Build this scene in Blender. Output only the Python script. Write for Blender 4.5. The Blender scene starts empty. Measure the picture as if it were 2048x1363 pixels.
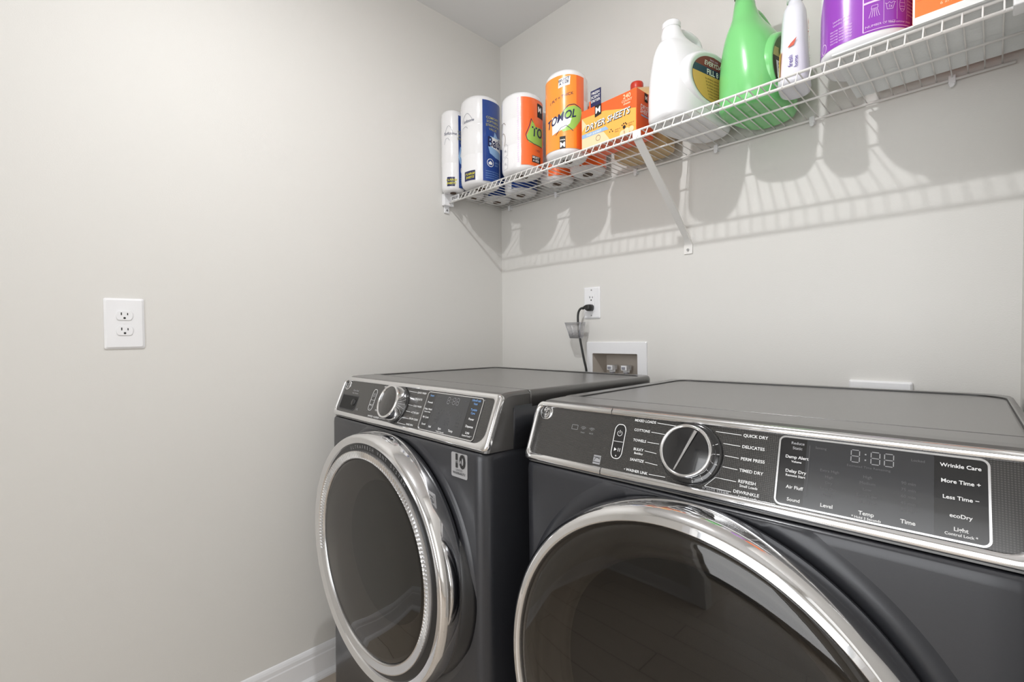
import bpy, bmesh, math, random
from mathutils import Vector, Matrix, Euler
R_ = math.radians
random.seed(7)
C = bpy.context.scene.collection
sc = bpy.context.scene

# ------------------------------------------------------------------ camera, world, lights, exposure
cam_d = bpy.data.cameras.new('camera'); cam = bpy.data.objects.new('camera', cam_d); C.objects.link(cam)
cam_d.sensor_width = 36.0; cam_d.lens = 922.9/2048*36.0; cam_d.clip_start = 0.01
cm = Matrix(((0.69209267, -0.01055735, 0.72173144), (0.72176304, 0.02136288, -0.69181048), (-0.00811458, 0.99971604, 0.02240499)))
cam.matrix_world = Matrix.Translation((1.56121305, -1.43609368, 1.15762415)) @ cm.to_4x4()
sc.camera = cam
sc.view_settings.view_transform = 'Standard'
sc.view_settings.look = 'None'
sc.view_settings.gamma = 1.0
sc.view_settings.use_curve_mapping = False
sc.view_settings.exposure = -0.05
w = bpy.data.worlds.new('world'); sc.world = w; w.use_nodes = True
w.node_tree.nodes['Background'].inputs[0].default_value = (1, 1, 1, 1)
w.node_tree.nodes['Background'].inputs[1].default_value = 0.2

def light(name, kind, loc, energy, color, size=0.1, size_y=None, rot=(0, 0, 0)):
    d = bpy.data.lights.new(name, kind); d.energy = energy; d.color = color
    if kind == 'AREA':
        d.shape = 'RECTANGLE'; d.size = size; d.size_y = size_y or size
    else:
        d.shadow_soft_size = size
    o = bpy.data.objects.new(name, d); C.objects.link(o); o.location = loc; o.rotation_euler = rot
    return o
light('ceiling_bulb', 'POINT', (0.93, -1.16, 2.36), 5.6, (0.99, 0.995, 1.0), 0.022)
lamp = light('ceiling_downlight', 'AREA', (0.93, -1.16, 2.385), 12.0, (0.99, 0.995, 1.0), 0.045)
lamp.data.shape = 'DISK'
light('hall_fill', 'AREA', (1.35, -3.75, 1.35), 52.0, (0.97, 0.985, 1.0), 1.6, 2.2, (R_(90), 0, 0))  # soft fill added beyond the unseen doorway to brighten the room
light('side_fill', 'AREA', (2.45, -1.9, 1.3), 4.5, (0.98, 0.99, 1.0), 1.2, 1.8, (R_(90), 0, R_(90)))  # second fill added from the unseen side to lift the darker walls

# ------------------------------------------------------------------ materials
def mat(name, col, rough=0.5, metal=0.0, coat=0.0, coat_rough=0.05, bump=0.0, bscale=200.0, var=0.0, vscale=6.0,
        trans=0.0, alpha=1.0, ior=1.5, emit=None, spec=0.5, sss=0.0):
    m = bpy.data.materials.new(name); m.use_nodes = True
    nt = m.node_tree; b = nt.nodes['Principled BSDF']
    b.inputs['Base Color'].default_value = (*col, 1); b.inputs['Roughness'].default_value = rough
    b.inputs['Metallic'].default_value = metal; b.inputs['Coat Weight'].default_value = coat
    b.inputs['Coat Roughness'].default_value = coat_rough; b.inputs['IOR'].default_value = ior
    b.inputs['Transmission Weight'].default_value = trans; b.inputs['Alpha'].default_value = alpha
    b.inputs['Specular IOR Level'].default_value = spec
    if sss:
        b.inputs['Subsurface Weight'].default_value = sss; b.inputs['Subsurface Radius'].default_value = (0.02, 0.02, 0.02)
    if emit:
        b.inputs['Emission Color'].default_value = (*emit[0], 1); b.inputs['Emission Strength'].default_value = emit[1]
    tc = nt.nodes.new('ShaderNodeTexCoord')
    n = nt.nodes.new('ShaderNodeTexNoise'); n.inputs['Scale'].default_value = vscale; n.inputs['Detail'].default_value = 4
    nt.links.new(tc.outputs['Object'], n.inputs['Vector'])
    mx = nt.nodes.new('ShaderNodeMix'); mx.data_type = 'RGBA'
    mx.inputs['A'].default_value = (*[c*(1-var) for c in col], 1); mx.inputs['B'].default_value = (*[min(1, c*(1+var)) for c in col], 1)
    nt.links.new(n.outputs['Fac'], mx.inputs['Factor']); nt.links.new(mx.outputs['Result'], b.inputs['Base Color'])
    if bump:
        n2 = nt.nodes.new('ShaderNodeTexNoise'); n2.inputs['Scale'].default_value = bscale; n2.inputs['Detail'].default_value = 3
        nt.links.new(tc.outputs['Object'], n2.inputs['Vector'])
        bp = nt.nodes.new('ShaderNodeBump'); bp.inputs['Strength'].default_value = bump; bp.inputs['Distance'].default_value = 0.001
        nt.links.new(n2.outputs['Fac'], bp.inputs['Height']); nt.links.new(bp.outputs['Normal'], b.inputs['Normal'])
    return m
def srgb(r, g, b):
    f = lambda c: (c/255/12.92) if c/255 <= 0.04045 else ((c/255+0.055)/1.055)**2.4
    return (f(r), f(g), f(b))
M = {}
M['wall'] = mat('wall_paint', srgb(222, 220, 216), 0.55, bump=0.25, bscale=350, var=0.008, vscale=1.5, spec=0.3)
M['ceil'] = mat('ceiling_paint', srgb(232, 232, 232), 0.8, bump=0.2, bscale=300, var=0.01)
M['trim'] = mat('white_trim_paint', srgb(236, 236, 238), 0.3, var=0.01)
M['plastic'] = mat('white_plastic', srgb(238, 238, 240), 0.28, var=0.008)
M['slot'] = mat('dark_slot', (0.008, 0.008, 0.008), 0.6)
M['wire'] = mat('white_coated_wire', srgb(240, 238, 235), 0.3, coat=0.3, var=0.01)
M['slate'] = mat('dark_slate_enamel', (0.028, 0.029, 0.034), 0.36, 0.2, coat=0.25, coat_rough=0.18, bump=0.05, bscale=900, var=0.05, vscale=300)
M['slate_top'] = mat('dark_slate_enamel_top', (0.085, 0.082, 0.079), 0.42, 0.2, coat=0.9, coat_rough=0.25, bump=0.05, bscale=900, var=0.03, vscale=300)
M['groove'] = mat('dark_gap', (0.01, 0.01, 0.01), 0.5)
M['chrome'] = mat('polished_chrome', (0.82, 0.82, 0.83), 0.07, 1.0)
M['satin'] = mat('satin_chrome', (0.74, 0.74, 0.75), 0.2, 1.0)
M['ink'] = mat('white_print', (0.72, 0.72, 0.72), 0.5)
M['ink_dim'] = mat('dim_grey_print', (0.10, 0.10, 0.105), 0.5)
M['ink_mid'] = mat('grey_print', (0.30, 0.30, 0.31), 0.5)
M['ink_blue'] = mat('blue_print', srgb(110, 150, 200), 0.5)
M['blackgloss'] = mat('black_gloss_display', (0.012, 0.012, 0.013), 0.12, coat=0.6, coat_rough=0.03)
M['display'] = mat('smoked_display_window', (0.030, 0.031, 0.034), 0.15, coat=0.6, coat_rough=0.04)
M['black'] = mat('black_plastic', (0.012, 0.012, 0.013), 0.35)
M['film'] = mat('white_wrapped_paper', srgb(236, 235, 236), 0.22, coat=0.5, coat_rough=0.08, bump=0.5, bscale=45, var=0.01)
M['card'] = mat('grey_cardboard_core', srgb(95, 78, 66), 0.9)
M['blue'] = mat('blue_label_film', srgb(32, 66, 140), 0.3, coat=0.4, bump=0.3, bscale=50, var=0.15, vscale=14)
M['navy'] = mat('navy_print', srgb(34, 38, 84), 0.35, coat=0.2)
M['sky'] = mat('pale_blue_print', srgb(150, 185, 222), 0.35)
M['yellow'] = mat('yellow_print', srgb(225, 215, 60), 0.4)
M['olive'] = mat('pale_yellow_print', srgb(190, 185, 110), 0.4)
M['orange'] = mat('orange_label_film', srgb(246, 112, 50), 0.3, coat=0.4, bump=0.2, bscale=50)
M['amber'] = mat('amber_label_film', srgb(252, 152, 56), 0.3, coat=0.4, bump=0.2, bscale=50)
M['carton'] = mat('deep_orange_print', srgb(250, 126, 52), 0.35, coat=0.3)
M['lime'] = mat('lime_green_print', srgb(160, 205, 95), 0.35)
M['whiteprint'] = mat('white_label_print', srgb(245, 243, 240), 0.4)
M['boxorange'] = mat('orange_carton', srgb(243, 100, 40), 0.4, coat=0.2, var=0.02)
M['boxyellow'] = mat('yellow_orange_print', srgb(253, 180, 84), 0.4, coat=0.2)
M['boxpale'] = mat('pale_peach_print', srgb(246, 214, 172), 0.4, coat=0.2)
M['brownjug'] = mat('tan_translucent_plastic', srgb(205, 172, 122), 0.35, coat=0.2, sss=0.0)
M['redcap'] = mat('red_cap_plastic', srgb(205, 58, 38), 0.35)
M['hdpe'] = mat('white_bottle_plastic', srgb(238, 238, 240), 0.25, coat=0.25, coat_rough=0.12)
M['green'] = mat('green_bottle_plastic', srgb(126, 210, 128), 0.26, coat=0.4, coat_rough=0.12)
M['darkgreen'] = mat('dark_green_cap', srgb(60, 62, 36), 0.4)
M['maroon'] = mat('maroon_print', srgb(128, 40, 52), 0.35)
M['gold'] = mat('gold_print', srgb(222, 176, 92), 0.35)
M['brownprint'] = mat('brown_print', srgb(110, 84, 60), 0.4)
M['leaf'] = mat('leaf_green_print', srgb(70, 110, 45), 0.4)
M['lav'] = mat('pale_lavender_plastic', srgb(232, 232, 240), 0.28, coat=0.3, coat_rough=0.1)
M['redprint'] = mat('red_orange_print', srgb(205, 80, 50), 0.4)
M['purpleprint'] = mat('violet_print', srgb(90, 70, 150), 0.4)
M['purple'] = mat('purple_label_film', srgb(150, 62, 185), 0.22, coat=0.6, coat_rough=0.06)
M['pink'] = mat('pale_pink_print', srgb(236, 205, 240), 0.4)
M['corr'] = mat('white_corrugated_board', srgb(232, 234, 234), 0.6, var=0.02, vscale=30)
M['rubber'] = mat('black_cord_rubber', (0.015, 0.015, 0.015), 0.38)
M['boxin'] = mat('shaded_liner_plastic', srgb(205, 196, 186), 0.5)  # box liner tinted grey-brown: the recess shade is put into its colour
M['grey'] = mat('grey_plastic', srgb(150, 150, 160), 0.4)
M['steel'] = mat('zinc_screw', (0.45, 0.45, 0.46), 0.35, 0.9)
M['badge'] = mat('silver_foil_sticker', srgb(178, 178, 180), 0.35, 0.5)
M['clear'] = mat('clear_plastic', (0.95, 0.96, 0.97), 0.05, trans=1.0, ior=1.2, alpha=1.0)

def fascia_material():
    m = mat('dotted_black_panel', (0.035, 0.033, 0.031), 0.26, coat=0.5, coat_rough=0.08)
    nt = m.node_tree; b = nt.nodes['Principled BSDF']
    tc = nt.nodes.new('ShaderNodeTexCoord'); m0 = nt.nodes.new('ShaderNodeMapping'); m0.inputs['Rotation'].default_value = (math.atan2(0.044, 0.108), 0, 0)
    mp = nt.nodes.new('ShaderNodeMapping'); mp.inputs['Scale'].default_value = (400, 0, 400); nt.links.new(tc.outputs['Object'], m0.inputs[0])
    v = nt.nodes.new('ShaderNodeTexVoronoi'); v.inputs['Randomness'].default_value = 0.0; v.inputs['Scale'].default_value = 1.0
    rp = nt.nodes.new('ShaderNodeValToRGB'); rp.color_ramp.elements[0].position = 0.25; rp.color_ramp.elements[1].position = 0.4
    rp.color_ramp.elements[0].color = (0.058, 0.055, 0.052, 1); rp.color_ramp.elements[1].color = (0.022, 0.021, 0.020, 1)
    nt.links.new(m0.outputs[0], mp.inputs[0]); nt.links.new(mp.outputs[0], v.inputs['Vector'])
    nt.links.new(v.outputs['Distance'], rp.inputs[0]); nt.links.new(rp.outputs[0], b.inputs['Base Color'])
    return m
M['fascia'] = fascia_material()
def floor_material():
    m = mat('beige_plank_floor', srgb(176, 158, 140), 0.45, coat=0.1)
    nt = m.node_tree; b = nt.nodes['Principled BSDF']
    tc = nt.nodes.new('ShaderNodeTexCoord'); br = nt.nodes.new('ShaderNodeTexBrick')
    br.inputs['Color1'].default_value = (*srgb(214, 202, 188), 1); br.inputs['Color2'].default_value = (*srgb(200, 187, 172), 1)
    br.inputs['Mortar'].default_value = (*srgb(90, 76, 64), 1); br.inputs['Scale'].default_value = 1.0
    br.inputs['Mortar Size'].default_value = 0.002; br.inputs['Brick Width'].default_value = 1.1; br.inputs['Row Height'].default_value = 0.17
    mp = nt.nodes.new('ShaderNodeMapping'); mp.inputs['Location'].default_value = (0.35, 0.045, 0)
    nt.links.new(tc.outputs['Object'], mp.inputs[0]); nt.links.new(mp.outputs[0], br.inputs['Vector'])
    n = nt.nodes.new('ShaderNodeTexNoise'); n.inputs['Scale'].default_value = 3; n.inputs['Detail'].default_value = 6
    mp2 = nt.nodes.new('ShaderNodeMapping'); mp2.inputs['Scale'].default_value = (2, 22, 2)
    nt.links.new(tc.outputs['Object'], mp2.inputs[0]); nt.links.new(mp2.outputs[0], n.inputs['Vector'])
    mx = nt.nodes.new('ShaderNodeMix'); mx.data_type = 'RGBA'; mx.blend_type = 'MULTIPLY'; mx.inputs['Factor'].default_value = 0.3
    nt.links.new(br.outputs['Color'], mx.inputs['A']); nt.links.new(n.outputs['Fac'], mx.inputs['B']); nt.links.new(mx.outputs['Result'], b.inputs['Base Color'])
    return m
M['floor'] = floor_material()
def smoked_glass(name, tint, rough=0.03, f0=0.055):
    m = bpy.data.materials.new(name); m.use_nodes = True; nt = m.node_tree; nt.nodes.clear()
    out = nt.nodes.new('ShaderNodeOutputMaterial'); tr = nt.nodes.new('ShaderNodeBsdfTransparent'); tr.inputs[0].default_value = (*tint, 1)
    gl = nt.nodes.new('ShaderNodeBsdfGlossy'); gl.inputs['Roughness'].default_value = rough
    lw = nt.nodes.new('ShaderNodeLayerWeight'); lw.inputs[0].default_value = 0.5
    pw = nt.nodes.new('ShaderNodeMath'); pw.operation = 'POWER'; pw.inputs[1].default_value = 4.0; nt.links.new(lw.outputs['Facing'], pw.inputs[0])
    fr = nt.nodes.new('ShaderNodeMath'); fr.operation = 'MULTIPLY_ADD'; fr.inputs[1].default_value = 0.8; fr.inputs[2].default_value = f0; nt.links.new(pw.outputs[0], fr.inputs[0])
    mx = nt.nodes.new('ShaderNodeMixShader'); nt.links.new(fr.outputs[0], mx.inputs[0]); nt.links.new(tr.outputs[0], mx.inputs[1]); nt.links.new(gl.outputs[0], mx.inputs[2])
    nt.links.new(mx.outputs[0], out.inputs[0]); return m
M['glass'] = smoked_glass('smoked_door_glass', (0.55, 0.52, 0.48))
M['clearfilm'] = smoked_glass('clear_plastic_film', (0.97, 0.97, 0.98), 0.4, 0.26)

# ------------------------------------------------------------------ mesh builder
class MB:
    def __init__(s): s.v = []; s.f = []; s.m = []; s.mats = []; s.sm = []
    def mi(s, m):
        if m not in s.mats: s.mats.append(m)
        return s.mats.index(m)
    def add(s, verts, faces, m, T=None, smooth=False):
        o = len(s.v); k = s.mi(m)
        for p in verts:
            p = Vector(p); s.v.append(T @ p if T is not None else p)
        for f in faces:
            s.f.append([o+i for i in f]); s.m.append(k); s.sm.append(smooth)
    def box(s, lo, hi, m, T=None):
        x0, y0, z0 = lo; x1, y1, z1 = hi
        v = [(x0,y0,z0),(x1,y0,z0),(x1,y1,z0),(x0,y1,z0),(x0,y0,z1),(x1,y0,z1),(x1,y1,z1),(x0,y1,z1)]
        s.add(v, [(0,3,2,1),(4,5,6,7),(0,1,5,4),(1,2,6,5),(2,3,7,6),(3,0,4,7)], m, T)
    def loops(s, L, m, T=None, closed=True, cap0=True, cap1=True, smooth=True):
        n = len(L[0]); v = [p for l in L for p in l]; f = []
        for i in range(len(L)-1):
            for j in range(n if closed else n-1):
                a = i*n+j; b = i*n+(j+1) % n; f.append((a, b, b+n, a+n))
        s.add(v, f, m, T, smooth)
        if cap0: s.add(L[0], [tuple(reversed(range(n)))], m, T)
        if cap1: s.add(L[-1], [tuple(range(n))], m, T)
    def cyl(s, p0, p1, r, m, n=24, T=None, r1=None, cap=True):
        p0 = Vector(p0); p1 = Vector(p1); d = (p1-p0).normalized()
        a = d.orthogonal().normalized(); b = d.cross(a); r1 = r if r1 is None else r1
        L = [[p0+(a*math.cos(t)+b*math.sin(t))*r for t in [2*math.pi*i/n for i in range(n)]],
             [p1+(a*math.cos(t)+b*math.sin(t))*r1 for t in [2*math.pi*i/n for i in range(n)]]]
        s.loops(L, m, T, cap0=cap, cap1=cap)
    def tube(s, pts, r, m, n=10, T=None, sx=1.0, sy=1.0):
        P = [Vector(p) for p in pts]; L = []; up = None
        for i, p in enumerate(P):
            d = (P[min(i+1, len(P)-1)]-P[max(i-1, 0)]).normalized()
            if up is None: up = d.orthogonal().normalized()
            up = (up-d*up.dot(d)).normalized(); b = d.cross(up)
            rr = r[i] if isinstance(r, (list, tuple)) else r
            L.append([p+(up*math.cos(t)*sx+b*math.sin(t)*sy)*rr for t in [2*math.pi*k/n for k in range(n)]])
        s.loops(L, m, T)
    def ring(s, outs, m, T=None, smooth=False):   # closed bands between successive loops, no caps
        s.loops(outs, m, T, cap0=False, cap1=False, smooth=smooth)
    def lathe(s, prof, m, n=64, T=None, cap=False, smooth=True):   # profile (r, h) about local z
        L = [[(r*math.cos(2*math.pi*i/n), r*math.sin(2*math.pi*i/n), h) for i in range(n)] for r, h in prof]
        s.loops(L, m, T, cap0=cap, cap1=cap, smooth=smooth)
    def text(s, txt, m, fn, size=0.01, align='CENTER', bold=0.0, shear=0.0, sx=1.0, spacing=1.0):
        v, f = text_geo(txt, align, bold, shear, spacing)
        s.add([fn(a*size*sx, b*size) for a, b in v], f, m)
    def build(s, name, parent=None, bevel=0.0, segs=2, label=None, autosm=False):
        me = bpy.data.meshes.new(name); me.from_pydata([tuple(p) for p in s.v], [], s.f)
        for m in s.mats: me.materials.append(m)
        for i, p in enumerate(me.polygons): p.material_index = s.m[i]; p.use_smooth = s.sm[i] or bevel > 0
        bm = bmesh.new(); bm.from_mesh(me); bmesh.ops.remove_doubles(bm, verts=bm.verts, dist=1e-6)
        bm.to_mesh(me); bm.free()
        o = bpy.data.objects.new(name, me); C.objects.link(o)
        if parent: o.parent = parent
        if bevel > 0:
            b = o.modifiers.new('bevel', 'BEVEL'); b.width = bevel; b.segments = segs; b.limit_method = 'ANGLE'; b.angle_limit = R_(40)
            b.harden_normals = True
        if label: o['label'] = label
        return o
_tc = {}
def text_geo(txt, align, bold, shear, spacing):
    k = (txt, align, bold, shear, spacing)
    if k in _tc: return _tc[k]
    cu = bpy.data.curves.new('t', 'FONT'); cu.body = txt; cu.align_x = align; cu.align_y = 'CENTER'; cu.size = 1.0
    cu.offset = bold; cu.shear = shear; cu.space_character = spacing; cu.resolution_u = 3
    ob = bpy.data.objects.new('t', cu); me = ob.to_mesh()
    r = ([(p.co.x, p.co.y) for p in me.vertices], [tuple(p.vertices) for p in me.polygons])
    ob.to_mesh_clear(); bpy.data.objects.remove(ob); bpy.data.curves.remove(cu)
    _tc[k] = r; return r
def empty(name, loc=(0, 0, 0), rot=(0, 0, 0)):
    o = bpy.data.objects.new(name, None); C.objects.link(o); o.location = loc; o.rotation_euler = rot; o.empty_display_size = 0.05
    return o
def tag(o, label, cat, group=None):
    o['label'] = label; o['category'] = cat
    if group: o['group'] = group
    return o
def struct(o, label=None):
    o['kind'] = 'structure'
    if label: o['label'] = label
    return o
def rr(x0, x1, y0, y1, r, n=6):
    """rounded rectangle, counter-clockwise; r = radius or 4 radii for (x0y0, x1y0, x1y1, x0y1)"""
    r = [r]*4 if not isinstance(r, (list, tuple)) else r
    P = []
    for (cx, cy, a), q in zip(((x0+r[0], y0+r[0], 180), (x1-r[1], y0+r[1], 270), (x1-r[2], y1-r[2], 0), (x0+r[3], y1-r[3], 90)), r):
        for i in range(n+1):
            t = R_(a+90*i/n); P.append((cx+q*math.cos(t), cy+q*math.sin(t)))
    return P
def sup(xc, yc, rx, ry, e=2.0, n=48):
    P = []
    for i in range(n):
        t = 2*math.pi*i/n; c, s_ = math.cos(t), math.sin(t)
        P.append((xc+rx*math.copysign(abs(c)**(2/e), c), yc+ry*math.copysign(abs(s_)**(2/e), s_)))
    return P
def smoothpath(P, k=6):
    P = [Vector(p) for p in P]; out = []
    for i in range(len(P)-1):
        a, b, c, d = P[max(i-1, 0)], P[i], P[i+1], P[min(i+2, len(P)-1)]
        for j in range(k):
            t = j/k; out.append(0.5*((2*b)+(-a+c)*t+(2*a-5*b+4*c-d)*t*t+(-a+3*b-3*c+d)*t**3))
    return out+[P[-1]]

# ------------------------------------------------------------------ room shell
H = 2.44
b = MB(); b.box((-0.12, -4.2, -0.08), (3.0, 0.14, 0.0), M['floor']); struct(b.build('floor'), 'beige plank floor')
b = MB(); b.box((-0.12, -4.2, H), (3.0, 0.14, H+0.08), M['ceil']); struct(b.build('ceiling'), 'flat white ceiling')
b = MB(); b.box((-0.12, -4.2, 0), (0, 0.14, H), M['wall']); struct(b.build('wall_left'), 'greige painted side wall with one outlet')
# back wall with the recess for the laundry outlet box
bx0, bx1, bz0, bz1 = 0.509, 0.703, 0.91, 1.072
b = MB()
for lo, hi in (((0, 0, 0), (bx0, 0.14, H)), ((bx1, 0, 0), (1.72, 0.14, H)), ((bx0, 0, 0), (bx1, 0.14, bz0)), ((bx0, 0, bz1), (bx1, 0.14, H)), ((bx0, 0.09, bz0), (bx1, 0.14, bz1))):
    b.box(lo, hi, M['wall'])
struct(b.build('wall_back'), 'greige painted wall behind the machines')
b = MB(); b.box((1.602, -0.98, 0), (1.72, 0.0, H), M['wall']); b.box((1.72, -0.98, 0), (3.0, -0.86, H), M['wall']); struct(b.build('wall_right'))
b = MB(); b.box((2.5, -4.2, 0), (2.62, -0.98, H), M['wall']); struct(b.build('wall_side'))
b = MB()   # wall behind the camera with a wide door opening
b.box((0, -2.75, 0), (0.75, -2.63, H), M['wall']); b.box((1.95, -2.75, 0), (2.5, -2.63, H), M['wall']); b.box((0.75, -2.75, 2.06), (1.95, -2.63, H), M['wall'])
struct(b.build('wall_front'))
b = MB()
b.box((0.66, -2.63, 0), (0.75, -2.612, 2.15), M['trim']); b.box((1.95, -2.63, 0), (2.04, -2.612, 2.15), M['trim']); b.box((0.66, -2.63, 2.06), (2.04, -2.612, 2.15), M['trim'])
struct(b.build('trim_1', bevel=0.003), 'white door casing')
# baseboards
def baseboard(name, p0, p1, nrm):
    p0 = Vector(p0); p1 = Vector(p1); nrm = Vector(nrm)
    prof = [(0.0, 0.0), (0.022, 0.0), (0.022, 0.006), (0.019, 0.013), (0.013, 0.017), (0.0105, 0.019), (0.0105, 0.076), (0.0085, 0.080), (0.0085, 0.092), (0.006, 0.099), (0.003, 0.104), (0.0, 0.106)]
    L = [[p+nrm*a+Vector((0, 0, z)) for a, z in prof] for p in (p0, p1)]
    b = MB(); b.loops(L, M['trim'], smooth=False); return struct(b.build(name), 'white baseboard with shoe moulding')
baseboard('baseboard_left', (0, -4.2, 0), (0, -0.001, 0), (1, 0, 0))
baseboard('baseboard_back', (0.023, 0, 0), (1.60, 0, 0), (0, -1, 0))
baseboard('baseboard_front', (0.023, -2.63, 0), (0.66, -2.63, 0), (0, 1, 0))

# ------------------------------------------------------------------ electric outlets
def duplex_face(b, fn, dark=True):
    """one rounded receptacle with slots; fn(u, v, h) maps plate coordinates to space"""
    pts = []
    for i in range(40):
        t = 2*math.pi*i/40; x = 0.0172*math.cos(t); y = max(-0.0118, min(0.0118, 0.0172*math.sin(t))); pts.append((x, y))
    b.loops([[fn(x, y, 0.0) for x, y in pts], [fn(x, y, 0.0016) for x, y in pts], [fn(x*0.95, y*0.95, 0.0022) for x, y in pts]], M['plastic'], smooth=False)
def slots(b, fn, h=0.0026):
    for x, hh in ((-0.0062, 0.0046), (0.0062, 0.0036)):
        q = [(x-0.0011, 0.0012), (x+0.0011, 0.0012), (x+0.0011, 0.0012+hh*1.5), (x-0.0011, 0.0012+hh*1.5)]
        b.loops([[fn(u, v, h-0.001) for u, v in q], [fn(u, v, h) for u, v in q]], M['slot'], smooth=False)
    q = [(0.0026*math.cos(t), -0.0062+0.0026*math.sin(t)) for t in [2*math.pi*i/16 for i in range(16)]]
    b.loops([[fn(u, v, h-0.001) for u, v in q], [fn(u, v, h) for u, v in q]], M['slot'], smooth=False)
def plate(name_parent, fn, w_, h_, th=0.006):
    o = rr(-w_/2, w_/2, -h_/2, h_/2, 0.004, 4); i = rr(-w_/2+0.005, w_/2-0.005, -h_/2+0.005, h_/2-0.005, 0.004, 4)
    b = MB(); b.loops([[fn(u, v, 0) for u, v in o], [fn(u, v, th*0.45) for u, v in o], [fn(u, v, th) for u, v in i]], M['plastic'], smooth=False)
    return b.build('cover_plate', name_parent)
t = empty('wall_outlet', (0, -1.3325, 1.184))
fl = lambda u, v, h: Vector((h, u, v))
plate(t, fl, 0.081, 0.130)
for dz in (0.0205, -0.0185):
    b = MB(); g = lambda u, v, h, dz=dz: Vector((0.0062+h, u, v+dz)); duplex_face(b, g); fc = b.build('receptacle', t)
    b = MB(); slots(b, g); b.build('slot', fc, label='dark prong slots')
b = MB(); b.cyl((0.006, 0, 0.001), (0.0072, 0, 0.001), 0.0028, M['plastic']); b.build('screw', t)
tag(t, 'white duplex wall outlet alone on the left wall, nothing plugged in', 'outlet')

t = empty('wall_outlet', (0.506, 0, 1.2605))
fb = lambda u, v, h: Vector((u, -h, v))
plate(t, fb, 0.0745, 0.119)
b = MB(); q = rr(-0.0165, 0.0165, -0.0335, 0.0335, 0.002, 3); b.loops([[fb(u, v, 0.005) for u, v in q], [fb(u, v, 0.0078) for u, v in q]], M['plastic'], smooth=False)
fc = b.build('receptacle', t)
b = MB(); slots(b, lambda u, v, h: Vector((u, -0.0055-h, v+0.0165)), 0.0028)
b.build('slot', fc, label='dark prong slots')
for dz in (0.048, -0.048):
    b = MB(); b.cyl((0, -0.005, dz), (0, -0.0072, dz), 0.0028, M['steel'], 14); b.build('screw', t)
tag(t, 'white wall outlet above the washer with a black plug in its lower socket', 'outlet')

# power cord with moulded plug, and the clear tag around it
t = empty('power_cord', (0.505, -0.02, 1.240))
def at(x, y, z): return Vector((x-0.505, y+0.02, z-1.240))
b = MB()
L = []
for yy, rx, rz, dx in ((-0.0085, 0.012, 0.0125, 0), (-0.020, 0.0125, 0.013, 0), (-0.030, 0.0115, 0.012, -0.001), (-0.036, 0.008, 0.009, -0.003)):
    L.append([at(0.507+dx+a, yy, 1.2415+c) for a, c in sup(0, 0, rx, rz, 2.6, 24)])
b.loops(L, M['rubber'])
L = []
for x, r, z in ((0.510, 0.0095, 1.243), (0.498, 0.0085, 1.2445), (0.488, 0.006, 1.243), (0.482, 0.0045, 1.239)):
    L.append([at(x, -0.028+a, z+c) for a, c in sup(0, 0, r*0.85, r, 2.2, 20)])
b.loops(L, M['rubber']); b.build('plug', t)
b = MB()
b.tube([at(*p) for p in smoothpath([(0.487, -0.028, 1.2425), (0.477, -0.036, 1.238), (0.471, -0.041, 1.224), (0.4715, -0.045, 1.20), (0.476, -0.047, 1.165), (0.482, -0.047, 1.13), (0.490, -0.046, 1.09), (0.499, -0.044, 1.045), (0.507, -0.041, 1.005), (0.512, -0.040, 0.93), (0.512, -0.04, 0.7)])], 0.0042, M['rubber'], 12)
b.build('cable', t)
tag(t, 'black power cord hanging from the wall outlet down behind the washer', 'cord')
t = empty('cord_tag', (0.466, -0.055, 1.156))
b = MB()
def tagsec(z, x0, x1, y0, y1): return [Vector((x-0.466, y+0.055, z-1.156)) for x, y in rr(x0, x1, y0, y1, 0.004, 3)]
o_ = [tagsec(1.127, 0.448, 0.496, -0.066, -0.040), tagsec(1.158, 0.438, 0.499, -0.069, -0.038), tagsec(1.187, 0.427, 0.503, -0.072, -0.036)]
b.ring(o_, M['clearfilm'], smooth=True)
b.ring([[p*0.97 for p in l] for l in reversed(o_)], M['clearfilm'], smooth=True)
b.ring([o_[-1], [p*0.97 for p in o_[-1]]], M['plastic']); b.ring([[p*0.97 for p in o_[0]], o_[0]], M['plastic'])
b.build('sleeve', t)
for k in (2, 14, 6):
    b = MB(); b.tube([o_[0][k], o_[1][k], o_[2][k]], 0.0009, M['grey'], 6); b.build('rib', t, label='grey moulded edge')
tag(t, 'clear plastic sleeve clipped around the black power cord', 'tag')

# laundry outlet box set into the wall
t = empty('laundry_outlet_box', (0.61, 0, 1.0))
def lb(x, y, z): return (x-0.61, y, z-1.0)
b = MB()
o = rr(0.482, 0.738, 0.87, 1.114, 0.004, 3); i = rr(0.510, 0.702, 0.911, 1.071, 0.004, 3)
b.ring([[lb(x, 0.0, z) for x, z in o], [lb(x, -0.004, z) for x, z in o], [lb(x+(0.61-x)*0.02, -0.006, z+(1-z)*0.02) for x, z in o], [lb(x, -0.006, z) for x, z in i], [lb(x, 0.0, z) for x, z in i]], M['plastic'])
b.build('face_frame', t)
b = MB()
i2 = rr(0.516, 0.696, 0.92, 1.062, 0.004, 3)
b.loops([[lb(x, -0.004, z) for x, z in i], [lb(x, 0.078, z) for x, z in i2]], M['boxin'], cap0=False, smooth=False); b.build('recess_liner', t)
for x in (0.566, 0.627):
    b = MB(); b.cyl(lb(x, 0.042, 0.935), lb(x, 0.042, 1.0), 0.009, M['grey'], 20); b.cyl(lb(x, 0.042, 1.0), lb(x, 0.042, 1.012), 0.013, M['plastic'], 8)
    b.box(lb(x-0.012, 0.024, 1.008), lb(x+0.012, 0.058, 1.026), M['plastic']); b.box(lb(x-0.008, 0.022, 1.012), lb(x+0.006, 0.0245, 1.021), M['grey'])
    b.build('valve', t, bevel=0.0015)
t.rotation_euler = (0, R_(-0.8), 0)
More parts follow.
